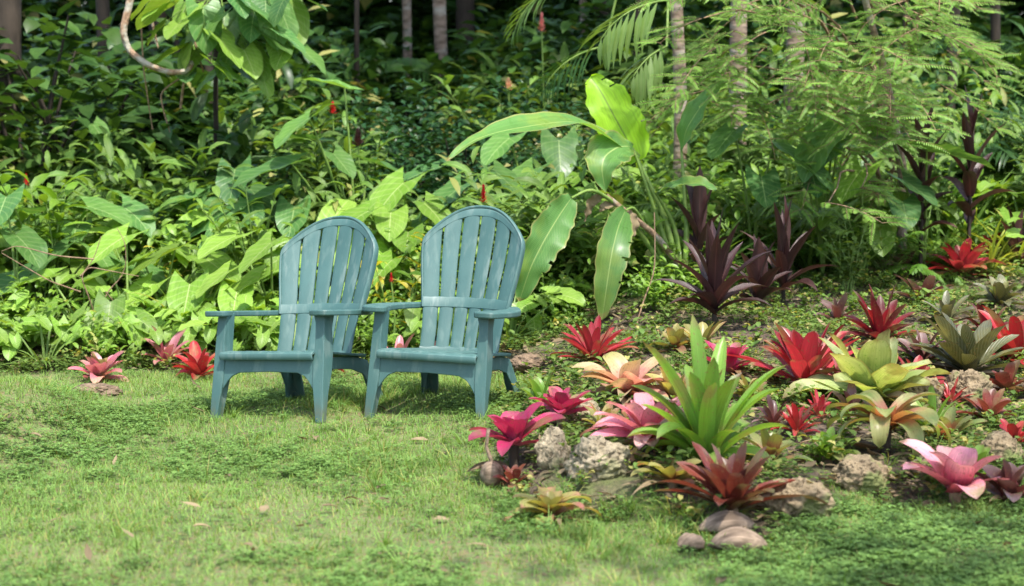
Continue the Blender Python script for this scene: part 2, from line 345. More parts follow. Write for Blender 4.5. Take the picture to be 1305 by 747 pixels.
bp = sN(nt, "ShaderNodeBump"); bp.inputs["Strength"].default_value = .9; bp.inputs["Distance"].default_value = .03; L.new(n2.outputs[0], bp.inputs["Height"]); L.new(bp.outputs[0], pb.inputs["Normal"])
ground = g.build("ground", mg); tag(ground, kind="structure")
ba = ground.data.attributes.new("bed", 'FLOAT', 'POINT')
co = np.empty(len(ground.data.vertices) * 3, np.float32); ground.data.vertices.foreach_get("co", co); co = co.reshape(-1, 3)
ba.data.foreach_set("value", bedmask(co[:, 0], co[:, 1]).astype(np.float32))

# ---------------------------------------------------------------- plant kinds (local space, base at the origin)
U = lambda a, b, n=None: rng.uniform(a, b, n)
def p_ginger(n=7, h=.8, leaf=.17, w=.042, kind='lance', per=12, bend=.5):
    f, s = MB(), MB()
    for i in range(n):
        az = U(0, 6.28); hh = h * U(.65, 1.1); lean = U(.05, bend)
        t = np.linspace(0, 1, 7)
        P = np.stack([np.cos(az) * lean * hh * t ** 1.8, np.sin(az) * lean * hh * t ** 1.8, hh * t * (1 - .25 * lean * t)], -1)
        P[:, :2] += U(-.1, .1, 2) * h
        s.tube(P, np.linspace(.007, .003, 7) * (h / .8), 4)
        m = per; tt = np.linspace(.25, 1, m); B = np.stack([np.interp(tt, t, P[:, k]) for k in range(3)], -1)
        a = az + PI / 2 + PI * np.arange(m) + U(-.5, .5, m)
        leaves(f, B, a, U(.2, .8, m) + .3 * tt, leaf * U(.7, 1.15, m), w * U(.8, 1.2, m), U(.7, 1.5, m), 4, 2, kind, .3, U(-.4, .4, m), .04)
    return f, s
def p_bush(n=300, h=.7, r=.45, leaf=.07, w=.04, kind='oval', el=(-.3, .7), stems=9):
    f, s = MB(), MB()
    d = rng.normal(size=(n, 3)); d /= np.linalg.norm(d, axis=1)[:, None]; rr = U(.35, 1, n) ** .5
    lump = 1 + .22 * np.sin(d[:, 0] * 4.1 + 1) * np.sin(d[:, 1] * 3.7 + 2) + .15 * np.sin(d[:, 2] * 7)
    P = d * (rr * lump)[:, None] * np.array([r, r, h * .52]); P[:, 2] += h * .5; P[:, 2] = np.maximum(P[:, 2], .02)
    az = np.arctan2(d[:, 1], d[:, 0]) + U(-1.1, 1.1, n)
    leaves(f, P, az, U(el[0], el[1], n), leaf * U(.6, 1.25, n), w * U(.7, 1.2, n), U(.2, .9, n), 3, 2, kind, .25, U(-.6, .6, n))
    for i in rng.choice(n, stems):
        t = np.linspace(0, 1, 5)[:, None]; s.tube(np.array([0, 0, 0]) * (1 - t) + P[i] * t * np.array([1, 1, 1]) + np.array([0, 0, .06]) * np.sin(PI * t), np.linspace(.008, .003, 5), 4)
    return f, s
def p_weed(n=16, h=.4, leaf=.07, w=.028, per=10):
    return p_ginger(n, h, leaf, w, 'oval', per, .9)
def frond(f, s, base, az, el, L, curl, leaf, w, pairs, kind='lance', sr=.004, down=.25, fwd=.9, sway=0, tl=.5, droop=.4, face=0.):
    t = np.linspace(0, 1, 9); p = el - curl * ((t[1:] + t[:-1]) / 2) ** 1.3; a = az + sway * (t[1:] + t[:-1]) / 2
    st = np.stack([np.cos(p) * np.cos(a), np.cos(p) * np.sin(a), np.sin(p)], -1) * L / 8
    P = np.concatenate([[[0, 0, 0]], np.cumsum(st, 0)]) + np.asarray(base)
    s.tube(P, np.linspace(sr, sr * .35, 9), 4)
    tt = np.linspace(.16, .99, pairs); B = np.stack([np.interp(tt, t, P[:, k]) for k in range(3)], -1)
    B = np.repeat(B, 2, 0); sgn = np.tile([1, -1], pairs); t2 = np.repeat(tt, 2); n = len(B)
    sz = (np.sin(PI * np.clip(t2 * .85 + .12, 0, 1)) ** tl)
    pit = el - curl * t2 ** 1.3
    leaves(f, B, az + sway * t2 + sgn * (fwd + U(-.08, .08, n)) * (1 - .3 * t2), pit * .5 - down + U(-.1, .1, n) + face * np.sin(az + sgn * fwd), leaf * sz, w * (0.5 + .5 * sz), droop + U(-.1, .2, n), 3, 1 if leaf < .06 else 2, kind, .15, U(-.2, .2, n), tint=np.clip(rng.random(3)[None] * .7 + rng.random((n, 3)) * .3, 0, 1))
def p_fern(n=9, L=.5, leaf=.07, w=.014, pairs=22, el=(.6, 1.2), curl=(1.0, 1.8), kind='lance', **k):
    f, s = MB(), MB()
    for i in range(n): frond(f, s, (0, 0, .02), 6.28 * i / n + U(-.3, .3), U(*el), L * U(.7, 1.1), U(*curl), leaf, w, pairs, kind, **k)
    return f, s
def p_aroid(n=9, h=.45, leaf=.18, spread=.25, w=.8, wave=.05, el=(-.7, .25), sr=.006):
    f, s = MB(), MB()
    for i in range(n):
        az = 6.28 * i / n + U(-.5, .5); hh = h * U(.55, 1.05); r = spread * U(.5, 1.1); t = np.linspace(0, 1, 6)
        P = np.stack([np.cos(az) * r * t ** 1.5, np.sin(az) * r * t ** 1.5, hh * t], -1)
        s.tube(P, np.linspace(sr, sr * .5, 6), 4); L = leaf * U(.6, 1.15)
        leaves(f, P[-1], az + U(-.6, .6), U(*el), L, L * w, U(.2, .7), 7, 6, 'heart', .2, U(-.35, .35), wave, 2.5, U(-.2, .2), lobe=.38)
    return f, s
def p_straps(n=26, L=.5, w=.022, el=(.7, 1.4), curl=(.4, 1.6), kind='strap', r=.04):
    f, s = MB(), MB()
    a = U(0, 6.28, n); b = np.stack([np.cos(a) * r, np.sin(a) * r, 0 * a], -1)
    leaves(f, b, a + U(-.3, .3, n), U(el[0], el[1], n), L * U(.5, 1.1, n), w * U(.7, 1.1, n), U(curl[0], curl[1], n), 7, 2, kind, .35, 0)
    return f, s
def p_cordyline(n=16, L=.34, w=.075, h=.15, el=(.6, 1.45)):
    f, s = MB(), MB()
    i = np.arange(n); a = i * 2.4 + U(-.2, .2, n); q = i / (n - 1)
    b = np.stack([0 * a, 0 * a, h * (.4 + .6 * q)], -1)
    leaves(f, b, a, el[0] + (el[1] - el[0]) * q + U(-.12, .12, n), L * (.75 + .35 * q) * U(.85, 1.1, n), w * U(.8, 1.15, n), (1 - q) * 1.1 + .1, 8, 4, 'cord', .45, U(-.3, .3, n), .05, 1.5, U(-.2, .2, n))
    s.tube([(0, 0, -.03), (0, 0, h * .5), (0, 0, h)], [.014, .012, .01], 6)
    return f, s

def arr(fs): return fs.arrays()
PX = {}     # prototype library:  kind -> list of (foliage mb, stem mb)
def mk(name, fn, k, **kw): PX[name] = [fn(**kw) for _ in range(k)]
mk('ginger', p_ginger, 4); mk('gingerbig', p_ginger, 3, n=6, h=1.15, leaf=.27, w=.07, per=11)
mk('dark', p_bush, 3, n=420, h=.9, r=.5, leaf=.07, w=.042); mk('bush', p_bush, 3, n=300, h=.7, r=.42, leaf=.10, w=.05)
mk('weed', p_weed, 4); mk('weedbig', p_weed, 3, n=12, h=.65, leaf=.12, w=.045, per=11)
mk('fern', p_fern, 3); mk('fernbig', p_fern, 2, n=9, L=.85, leaf=.14, w=.02, pairs=26)
mk('aroid', p_aroid, 3); mk('aroidbig', p_aroid, 3, n=7, h=.85, leaf=.36, spread=.4, sr=.012)
mk('straps', p_straps, 3); mk('palmlow', p_fern, 3, n=7, L=1.25, leaf=.38, w=.032, pairs=20, el=(.7, 1.3), curl=(.7, 1.4), sr=.01, down=.1, fwd=.8, droop=.7)
mk('palmtall', p_fern, 2, n=9, L=2.0, leaf=.5, w=.045, pairs=24, el=(.5, 1.2), curl=(.9, 1.6), sr=.016, down=.1, fwd=.8, droop=.8)

# ---------------------------------------------------------------- masses nobody could count
def zone(n, d0, d1, p0, p1, pw=1.):           # random ground points between distances d0..d1 and photo columns p0..p1
    d = d0 + (d1 - d0) * rng.random(n) ** pw; px = U(p0, p1, n); x = (px - 652.5) / FPX * d
    return np.stack([x, d, zg(x, d)], -1)
def mass(name, kind, mat, pts, s0, s1, tilt=.12, lean=.32, sink=.03):
    f, s = MB(), MB(); n = len(pts); st = rng.bit_generator.state
    px_ = 652.5 + pts[:, 0] / pts[:, 1] * FPX; d_ = pts[:, 1]
    pts = pts[~(((px_ > 488) & (px_ < 590) & (d_ > 15.3) & (d_ < 18.7)) | ((px_ > 735) & (px_ < 800) & (d_ < 11.5)))].copy(); n = len(pts)     # clearings
    rz, sc = U(0, 6.28, n), U(s0, s1, n); pts[:, 2] -= sink
    scatter(f, [arr(a) for a, b in PX[kind]], pts, rz, sc, tilt, .12, lean)
    o = f.build(name, M[mat]); tag(o, kind='stuff')
    return o
def cat(*a): return np.concatenate(a)
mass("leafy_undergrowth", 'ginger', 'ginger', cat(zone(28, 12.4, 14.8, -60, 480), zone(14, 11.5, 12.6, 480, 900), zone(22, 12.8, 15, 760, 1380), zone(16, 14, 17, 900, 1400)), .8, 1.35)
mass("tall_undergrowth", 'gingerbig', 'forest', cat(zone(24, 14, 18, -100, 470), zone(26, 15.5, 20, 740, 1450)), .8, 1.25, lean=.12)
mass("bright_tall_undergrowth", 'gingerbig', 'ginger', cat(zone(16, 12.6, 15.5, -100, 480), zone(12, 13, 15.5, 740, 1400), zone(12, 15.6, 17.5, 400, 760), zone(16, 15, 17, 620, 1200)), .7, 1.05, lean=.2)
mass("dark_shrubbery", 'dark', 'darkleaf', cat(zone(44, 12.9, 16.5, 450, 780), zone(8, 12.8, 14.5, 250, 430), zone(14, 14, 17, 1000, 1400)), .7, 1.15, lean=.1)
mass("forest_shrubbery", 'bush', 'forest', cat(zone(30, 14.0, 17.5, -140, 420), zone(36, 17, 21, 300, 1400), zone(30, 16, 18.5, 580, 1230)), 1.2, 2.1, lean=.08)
mass("lime_edge_aroids", 'aroid', 'earlight', cat(zone(44, 10.75, 11.3, -40, 470), zone(10, 10.9, 11.4, 470, 700)), .45, .85)
mass("edge_straps", 'straps', 'strap', cat(zone(16, 10.75, 11.6, -40, 720)), .45, .8)
mass("bright_forest_edge_shrubbery", 'bush', 'ginger', cat(zone(14, 13.8, 16.5, -120, 430), zone(10, 14.5, 17.5, 600, 1150)), 1.0, 1.7, lean=.1)
mass("low_weeds", 'weed', 'weed', cat(zone(40, 10.75, 11.9, -60, 860), zone(34, 12.3, 13.6, 820, 1380), zone(5, 10.6, 11.2, 820, 900)), .5, 1.0)
mass("tall_weeds", 'weedbig', 'weed', cat(zone(34, 12.0, 13.8, -60, 500), zone(22, 11.3, 12.8, 500, 900), zone(30, 12.8, 15, 760, 1350)), .7, 1.15)
mass("fern_undergrowth", 'fern', 'fern', cat(zone(34, 11.1, 13.2, 180, 900), zone(40, 12, 14, 740, 1380)), .7, 1.3)
mass("strappy_undergrowth", 'straps', 'ginger', cat(zone(24, 11.2, 13.2, 640, 900), zone(36, 12.1, 14, 820, 1340), zone(12, 11.4, 13.4, 0, 520)), .8, 1.3)
mass("small_aroid_undergrowth", 'aroid', 'earlight', cat(zone(28, 11.8, 13.2, -40, 560), zone(14, 12, 14.5, 560, 1350)), .8, 1.4)
mass("broad_leaved_undergrowth", 'aroidbig', 'ear', cat(zone(18, 12.4, 14.8, -60, 500), zone(10, 12.8, 15, 740, 1350)), .5, .85, lean=.2)
mass("bright_broad_undergrowth", 'aroidbig', 'earlight', cat(zone(8, 12.8, 14.6, -40, 520), zone(6, 13, 15, 740, 1350)), .45, .75, lean=.2)
mass("palm_undergrowth", 'palmlow', 'palmdark', cat(zone(18, 13.2, 16, 740, 1400), zone(14, 16, 20, 200, 800)), .7, 1.2, lean=.1)
mass("bright_palm_undergrowth", 'palmlow', 'palm', cat(zone(16, 12.8, 15.5, 760, 1380), zone(4, 14, 17, 100, 700)), .6, 1.0, lean=.1)
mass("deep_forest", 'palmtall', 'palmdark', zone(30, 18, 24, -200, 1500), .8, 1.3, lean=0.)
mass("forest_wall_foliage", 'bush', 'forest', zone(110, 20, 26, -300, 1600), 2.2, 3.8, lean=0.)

# ---------------------------------------------------------------- lawn
def small_leaf_patch(n, r, leaf, trif=True):
    f = MB(); a = U(0, 6.28, n); q = r * np.sqrt(rng.random(n)); z = U(.004, .03, n)
    b = np.stack([np.cos(a) * q, np.sin(a) * q, z], -1); az = U(0, 6.28, n); tn = rng.random((n, 3))
    for k in range(3 if trif else 1):
        leaves(f, b, az + k * 2.09, U(-.1, .6, n), leaf * U(.7, 1.2, n), leaf * U(.7, 1., n), U(0, .6, n), 2, 2, 'oval', .15, tint=tn)
    return arr(f)
def frame_pts(n, d0, d1, m=60, bed=False):
    d = np.sqrt(U(d0 * d0, d1 * d1, n)); px = U(-m, 1305 + m, n); x = (px - 652.5) / FPX * d
    m_ = bedmask(x, d); k = (m_ < .75) if not bed else (m_ > .3)
    x, d = x[k], d[k]; return np.stack([x, d, zg(x, d)], -1)
def nz2(p, s, o=0.): return .5 + .25 * (np.sin(p[:, 0] * s * 1.7 + o + 2 * np.sin(p[:, 1] * s * .9)) + np.sin(p[:, 1] * s * 1.3 + 1.3 * o + 1.5 * np.sin(p[:, 0] * s * 1.1 + o)))
P = frame_pts(215000, 5.2, 10.9)
keep = rng.random(len(P)) < .35 + .75 * nz2(P, 2.2) ; P = P[keep]; n = len(P)
f = MB(); hh = U(.014, .040, n) * (.7 + .7 * nz2(P, 3.1, 4))
tn = rng.random((n, 3)); tn[:, 1] = np.clip(.25 + .75 * nz2(P, 1.3, 2.) + rng.normal(0, .18, n), 0, 1)
leaves(f, P, U(0, 6.28, n), U(.35, 1.45, n), hh * 1.2, U(.0022, .0042, n), U(0, 1.3, n), 2, 1, 'blade', 0, tint=tn)
tag(f.build("lawn_grass", M['grass']), kind='stuff')
PP = [small_leaf_patch(16, .05, .011) for _ in range(5)]
P = frame_pts(26000, 5.2, 10.6); px, py = project(P)
dens = np.clip(nz2(P, 2.6, 1.) * 1.3 - .6, .03, 1) + .6 * ss((px - 850) / 250) * ss((py - 620) / 60) + .5 * ss((260 - px) / 200) * ss((py - 500) / 40) * ss((640 - py) / 60)
P = P[rng.random(len(P)) < dens * .62]
f = MB(); scatter(f, PP, P, U(0, 6.28, len(P)), U(.8, 1.5, len(P)), .05, .1); tag(f.build("lawn_clover", M['clover']), kind='stuff')
# longer tufts of grass in the lawn and around the chair legs and bed edge
TF = [arr(p_straps(n=16, L=.11, w=.005, el=(.5, 1.4), curl=(.3, 1.6), kind='blade', r=.02)[0]) for _ in range(4)]
P = frame_pts(900, 5.2, 10.6); P = P[rng.random(len(P)) < nz2(P, 3.3, 5.) * .9]
ex = [at(U(440, 680), U(495, 520)) for _ in range(60)] + [at(U(250, 300), U(515, 530)) for _ in range(8)] + [at(U(390, 470), U(515, 528)) for _ in range(20)] + [at(U(470, 620), U(560, 640)) for _ in range(40)] + [at(U(660, 960), U(650, 720)) for _ in range(90)]
P = cat(P, np.array(ex)); f = MB(); scatter(f, TF, P, U(0, 6.28, len(P)), U(.5, 1.15, len(P)), .2, .2); tag(f.build("grass_tufts", M['grass']), kind='stuff')
# ground cover of the planting bed
PC = [small_leaf_patch(18, .06, .017, False) for _ in range(5)]
P = frame_pts(30000, 6.4, 13.2, 40, True); P = P[rng.random(len(P)) < np.clip(nz2(P, 3.0, 3.) * 1.5 - .42, .06, 1) * (1 - .6 * ss((P[:, 0] - .1) / .4) * ss((11.6 - P[:, 1]) / .8))]
f = MB(); scatter(f, PC, P, U(0, 6.28, len(P)), U(.8, 1.8, len(P)), .1, .15); tag(f.build("bed_ground_cover", M['cover']), kind='stuff')
P = frame_pts(1500, 6.4, 12.6, 40, True); f = MB(); scatter(f, TF, P, U(0, 6.28, len(P)), U(.4, 1.0, len(P)), .25, .2); tag(f.build("bed_grass_tufts", M['grass']), kind='stuff')
WF = [arr(p_weed(5, .10, .035, .018, 5)[0]) for _ in range(4)]
P = frame_pts(900, 6.5, 12.4, 40, True); f = MB(); scatter(f, WF, P, U(0, 6.28, len(P)), U(.6, 1.5, len(P)), .2, .2); tag(f.build("bed_seedlings", M['cover']), kind='stuff')
P = frame_pts(1100, 6.5, 12.5, 40, True); P[:, 2] += .012; n = len(P); f = MB()
leaves(f, P, U(0, 6.28, n), U(-.15, .3, n), U(.05, .28, n), U(.003, .008, n), U(-.3, .4, n), 4, 2, 'strap', .8, 0, sway=U(-.5, .5, n)); tag(f.build("bed_twig_litter", M['dead']), kind='stuff')
# leaf litter
P = cat(frame_pts(90, 5.2, 10.6), frame_pts(5200, 6.5, 12.5, 40, True)); P[:, 2] += .018; n = len(P); f = MB()
leaves(f, P, U(0, 6.28, n), U(-.1, .3, n), U(.03, .11, n), U(.012, .04, n), U(-.8, .8, n), 3, 2, 'oval', .3, U(-.4, .4, n)); tag(f.build("leaf_litter", M['dead']), kind='stuff')

# ---------------------------------------------------------------- chairs
def chair_material():
    m, nt, pb = newmat("weathered_teal_plastic"); L = nt.links
    tc = sN(nt, "ShaderNodeTexCoord")
    def noise(s, sc, d=6):
        mp = sN(nt, "ShaderNodeMapping"); mp.inputs["Scale"].default_value = sc; L.new(tc.outputs["Object"], mp.inputs[0])
        n = sN(nt, "ShaderNodeTexNoise"); n.inputs["Scale"].default_value = s; n.inputs["Detail"].default_value = d; L.new(mp.outputs[0], n.inputs[0]); return n.outputs[0]
    a = noise(3.2, (1, 1, 1)); b = noise(16, (1.6, 1.6, .35)); c = noise(60, (2.5, .35, .35), 4)
    col = mixc(nt, mapr(nt, a, .35, .65), (.045, .108, .098), (.062, .136, .124))
    col = mixc(nt, mapr(nt, b, .54, .74, 0, .42), col, (.165, .24, .215))            # chalky weathering
    col = mixc(nt, mapr(nt, noise(9, (2.5, 1, .6)), .60, .68, 0, .28), col, (.21, .26, .235))
    col = mixc(nt, mapr(nt, noise(120, (1, 1, 1), 2), .66, .72, 0, .35), col, (.03, .06, .05))
    sz = sN(nt, "ShaderNodeSeparateXYZ"); L.new(tc.outputs["Object"], sz.inputs[0])
    dirt = math_(nt, 'MULTIPLY', mapr(nt, sz.outputs[2], .10, -.02), mapr(nt, noise(30, (1, 1, .6)), .35, .6))
    col = mixc(nt, math_(nt, 'MULTIPLY', dirt, .8), col, (.10, .10, .05))          # soil splashed on the feet
    sc_ = noise(50, (6, .4, .25), 3); col = mixc(nt, mapr(nt, sc_, .68, .72, 0, .25), col, (.24, .29, .26))   # scratches
    L.new(col, pb.inputs["Base Color"]); L.new(mapr(nt, b, .3, .7, .42, .62), pb.inputs["Roughness"]); pb.inputs["Specular IOR Level"].default_value = .45
    bp = sN(nt, "ShaderNodeBump"); bp.inputs["Strength"].default_value = .25; bp.inputs["Distance"].default_value = .002; L.new(c, bp.inputs["Height"]); L.new(bp.outputs[0], pb.inputs["Normal"])
    return m
M['chair'] = chair_material()
def smooth_poly(P, k=2):
    P = np.asarray(P, float)
    for _ in range(k):
        Q = np.roll(P, -1, 0); P = np.stack([.75 * P + .25 * Q, .25 * P + .75 * Q], 1).reshape(-1, P.shape[1])
    return P
def prism(name, polys, mat, parent, bevel=.004):
    """polys: list of (loop of 3-D points, thickness vector)"""
    V, F = [], []
    for loop, th in polys:
        n = len(loop); o = len(V); loop = [Vector(p) for p in loop]; th = Vector(th)
        V += loop + [p + th for p in loop]
        F += [tuple(o + i for i in range(n))[::-1], tuple(o + n + i for i in range(n))] + [(o + i, o + (i + 1) % n, o + n + (i + 1) % n, o + n + i) for i in range(n)]
    me = bpy.data.meshes.new(name); me.from_pydata(V, [], F); me.materials.append(mat)
    me.polygons.foreach_set("use_smooth", [False] * len(F)); me.update()
    import bmesh
    b = bmesh.new(); b.from_mesh(me); bmesh.ops.recalc_face_normals(b, faces=b.faces); b.to_mesh(me); b.free()
    o = bpy.data.objects.new(name, me); COL.objects.link(o); o.parent = parent
    if bevel:
        md = o.modifiers.new("bevel", 'BEVEL'); md.width = bevel; md.segments = 2; md.limit_method = 'ANGLE'; md.angle_limit = R(35); md.harden_normals = False
    return o
def quads_obj(name, V, F, mat, parent, solid=0, bevel=0, smooth=True):
    me = bpy.data.meshes.new(name); me.from_pydata([tuple(v) for v in V], [], F); me.materials.append(mat)
    me.polygons.foreach_set("use_smooth", [smooth] * len(F)); me.update()
    o = bpy.data.objects.new(name, me); COL.objects.link(o); o.parent = parent
    if solid: md = o.modifiers.new("solid", 'SOLIDIFY'); md.thickness = solid; md.offset = 0
    if bevel: md = o.modifiers.new("bevel", 'BEVEL'); md.width = bevel; md.segments = 2; md.limit_method = 'ANGLE'; md.angle_limit = R(40)
    return o
SW = .262      # half seat width
def hw(s): return float(np.interp(s, [0, .16, .30, .42, .6, .8, 1.0], [.218, .222, .232, .244, .266, .280, .276]))
def smax(u): return 1 - .235 * abs(u) ** 2.3
def backp(s, u, off=0.):
    return (u * hw(s), .135 + .285 * s - .03 * s * s - (.055 + .03 * s) * u * u + off, .245 + .675 * s)
def yl(z): return -.372 + .085 * z / .5          # the front of the legs leans back going up
def mesh_parts(name, grids, mat, parent, thick=0, angle=32, bevel=0):
    V, F = [], []
    for G in grids:                                # G: rows of points
        o = len(V); a, c = len(G), len(G[0])
        for row in G: V += [tuple(p) for p in row]
        F += [(o + i * c + j, o + i * c + j + 1, o + (i + 1) * c + j + 1, o + (i + 1) * c + j) for i in range(a - 1) for j in range(c - 1)]
    me = bpy.data.meshes.new(name); me.from_pydata(V, [], F); me.materials.append(mat)
    me.polygons.foreach_set("use_smooth", [True] * len(F)); me.update()
    import bmesh
    bm = bmesh.new(); bm.from_mesh(me); bmesh.ops.remove_doubles(bm, verts=bm.verts, dist=1e-5); bmesh.ops.recalc_face_normals(bm, faces=bm.faces); bm.to_mesh(me); bm.free()
    me.set_sharp_from_angle(angle=R(angle))
    o = bpy.data.objects.new(name, me); COL.objects.link(o); o.parent = parent
    if thick: md = o.modifiers.new("solid", 'SOLIDIFY'); md.thickness = thick; md.offset = 0
    if bevel: md = o.modifiers.new("bevel", 'BEVEL'); md.width = bevel; md.segments = 2; md.limit_method = 'ANGLE'; md.angle_limit = R(40)
    return o
def build_chair():
    c = empty('adirondack_chair', (0, 0, 0)); m = M['chair']
    arch = [(-.236, .12), (-.228, .160), (-.205, .182), (-.165, .198), (0, .203), (.165, .198), (.205, .182), (.228, .160), (.236, .12)]
    ap = [(-.256, .272), (-.256, .12)] + arch[1:-1] + [(.256, .12), (.256, .272)]
    prism('seat_apron', [([(x, yl(z) + .006, z) for x, z in ap[::-1]], (0, .014, 0))], m, c)
    for sg in (-1, 1):
        fr = [(.302, .476), (.240, .476), (.254, .43), (.258, .33), (.250, .25), (.254, .15), (.280, -.03), (.318, -.03), (.312, .20)]
        P1 = ([(sg * x, yl(z), z) for x, z in fr], (0, .015, 0))
        xo = lambda z: .302 + .018 * (.476 - z) / .476
        sd = [(yl(.476) + .004, .476), (yl(.25) + .004, .25), (yl(-.03) + .004, -.03), (yl(-.03) + .040, -.03), (yl(.1) + .054, .10), (yl(.2) + .084, .20), (yl(.3) + .092, .30), (yl(.4) + .078, .40), (yl(.476) + .10, .476)]
        P2 = ([(sg * (xo(z) - .002), y, z) for y, z in sd], (-sg * .012, 0, 0))
        web = [(yl(.476) + .006, .476), (yl(-.03) + .006, -.03), (yl(-.03) + .05, -.03), (yl(.2) + .07, .2), (yl(.476) + .07, .476)]
        P3 = ([(sg * (.250 + .026 * max(0, (.20 - z) / .23)), y, z) for y, z in web], (sg * .010, 0, 0))
        prism('front_leg', [P1, P2, P3], m, c, .004)
        rl = [(-.22, .262), (.12, .240), (.215, .215), (.262, .14), (.345, -.05), (.262, -.05), (.205, .09), (.15, .155), (.05, .185), (-.22, .205)]
        P4 = ([(sg * (.222 + .04 * max(0, (.2 - z) / .2)), y, z) for y, z in rl], (sg * .012, 0, 0))
        P5 = ([(sg * .232, .235, .195), (sg * .178, .225, .195), (sg * .185, .262, .10), (sg * .205, .322, -.048), (sg * .268, .322, -.048), (sg * .248, .262, .10)], (0, .012, 0))
        prism('rear_leg', [P4, P5], m, c, .004)
        pl = [(.232, -.318), (.255, -.345), (.325, -.350), (.352, -.335), (.378, -.26), (.392, -.16), (.386, -.07), (.352, .04), (.300, .16), (.268, .232), (.234, .238), (.226, .205), (.250, .12), (.276, .02), (.282, -.08), (.262, -.20), (.240, -.28)]
        pl = smooth_poly(np.array(pl), 1)
        prism('armrest', [([(sg * x, y, .493 - .05 * (y + .35)) for x, y in [(q[0], q[1]) for q in pl]], (0, 0, -.027))], m, c, .007)
    ys = np.array([-.349, -.353, -.350, -.338, -.30, -.22, -.12, -.02, .08, .165]); zs = np.array([.262, .278, .288, .292, .292, .285, .274, .262, .251, .244])
    gs = []
    for k in range(6):
        a, e = -1 + k / 3 + .03, -1 + (k + 1) / 3 - .03
        if k == 0: a = -1
        if k == 5: e = 1
        gs.append([[(u * (SW - .03 * max(0, y)), y, z + .003 * math.sin(PI * (u - a) / (e - a))) for y, z in zip(ys[3:], zs[3:])] for u in np.linspace(a, e, 6)])
    gs.append([[(u * SW, y, z) for y, z in zip(ys[:5], zs[:5])] for u in np.linspace(-1, 1, 24)])
    gs.append([[(u * (SW - .01), y, z - .006) for y, z in ((.12, .25), (.17, .244))] for u in np.linspace(-1, 1, 12)])
    mesh_parts('seat', gs, m, c, .010, bevel=.002)
    gs = []
    for k in range(6):
        a, e = -1 + k / 3 + .021, -1 + (k + 1) / 3 - .021
        if k == 0: a = -.985
        if k == 5: e = .985
        rr = np.linspace(0, .985, 30); sec = [(0, .004), (0, -.004), (.10, -.008), (.3, -.0095), (.5, -.010), (.7, -.0095), (.9, -.008), (1, -.004), (1, .004), (0, .004)]
        gs.append([[backp(r * smax(a + (e - a) * q), a + (e - a) * q, o) for r in rr] for q, o in sec])
    fu = np.linspace(-.985, .985, 49)
    def strip(s0, s1, off, th, arch_=False):
        sec = [(s0, off + th), (s0, off), (s0 + .006, off - .003), (s1 - .006, off - .003), (s1, off), (s1, off + th)]
        return [[backp(s * (smax(u) if arch_ else 1), u, o) for s, o in sec] for u in fu]
    gs += [strip(.300, .372, -.009, .016), strip(0., .035, -.007, .014), strip(.935, .99, -.008, .012, True)]
    mesh_parts('backrest', gs, m, c, 0, 30)
    path = [backp(s, -1) for s in np.linspace(.30, smax(-1), 14)] + [backp(smax(u), u) for u in np.linspace(-1, 1, 49)[1:-1]] + [backp(s, 1) for s in np.linspace(smax(1), .30, 14)]
    path = np.array(path)
    for _ in range(2): path[1:-1] = (path[:-2] + 2 * path[1:-1] + path[2:]) / 4
    K = len(path); T = np.gradient(path, axis=0); T /= np.linalg.norm(T, axis=1)[:, None]
    ctr = np.array([0, .3, .62]); nb = np.array([0, -.92, .40]); out = np.cross(nb, T); out /= np.linalg.norm(out, axis=1)[:, None]
    out *= np.sign(np.sum(out * (path - ctr), 1))[:, None]
    sec = [(-.007, -.008), (-.001, -.0115), (.004, -.009), (.008, -.002), (.010, .010), (.009, .024), (.005, .024), (.001, .008), (-.007, .002), (-.007, -.008)]
    mesh_parts('back_rim', [[[path[k] + out[k] * a - nb * q for k in range(K)] for a, q in sec]], m, c, 0, 35)
    # lower side wings below the band
    return c
def copy_tree(o, parent=None):
    c = o.copy(); COL.objects.link(c); c.parent = parent
    for ch in [x for x in bpy.data.objects if x.parent == o]: copy_tree(ch, c)
    return c
chair = build_chair()
chair2 = copy_tree(chair)
from mathutils import Euler
for o, px, py, yaw, roll, pit, lab in ((chair, 267, 536, -25, -3.2, -2.4, "teal plastic adirondack chair on the lawn, left one, its right armrest hidden behind the other's"),
                                  (chair2, 466, 536, -19, 1.0, -.4, "teal plastic adirondack chair turned slightly left, beside the long drooping banana leaf")):
    a = Vector(at(px, py)); e = Euler((R(pit), R(roll), R(yaw)))       # the front left foot stands at this spot
    foot = Vector((-.297, yl(-.02), -.015)) ; sc_ = (.975 if o is chair else .945, 1.0, 1.0 if o is chair else 1.035); foot = Vector((foot[0] * sc_[0], foot[1], foot[2] * sc_[2])); foot.rotate(e); o.scale = sc_
    o.rotation_euler = e; o.location = a - foot
    tag(o, lab, 'chair', 'teal adirondack chairs on the lawn')

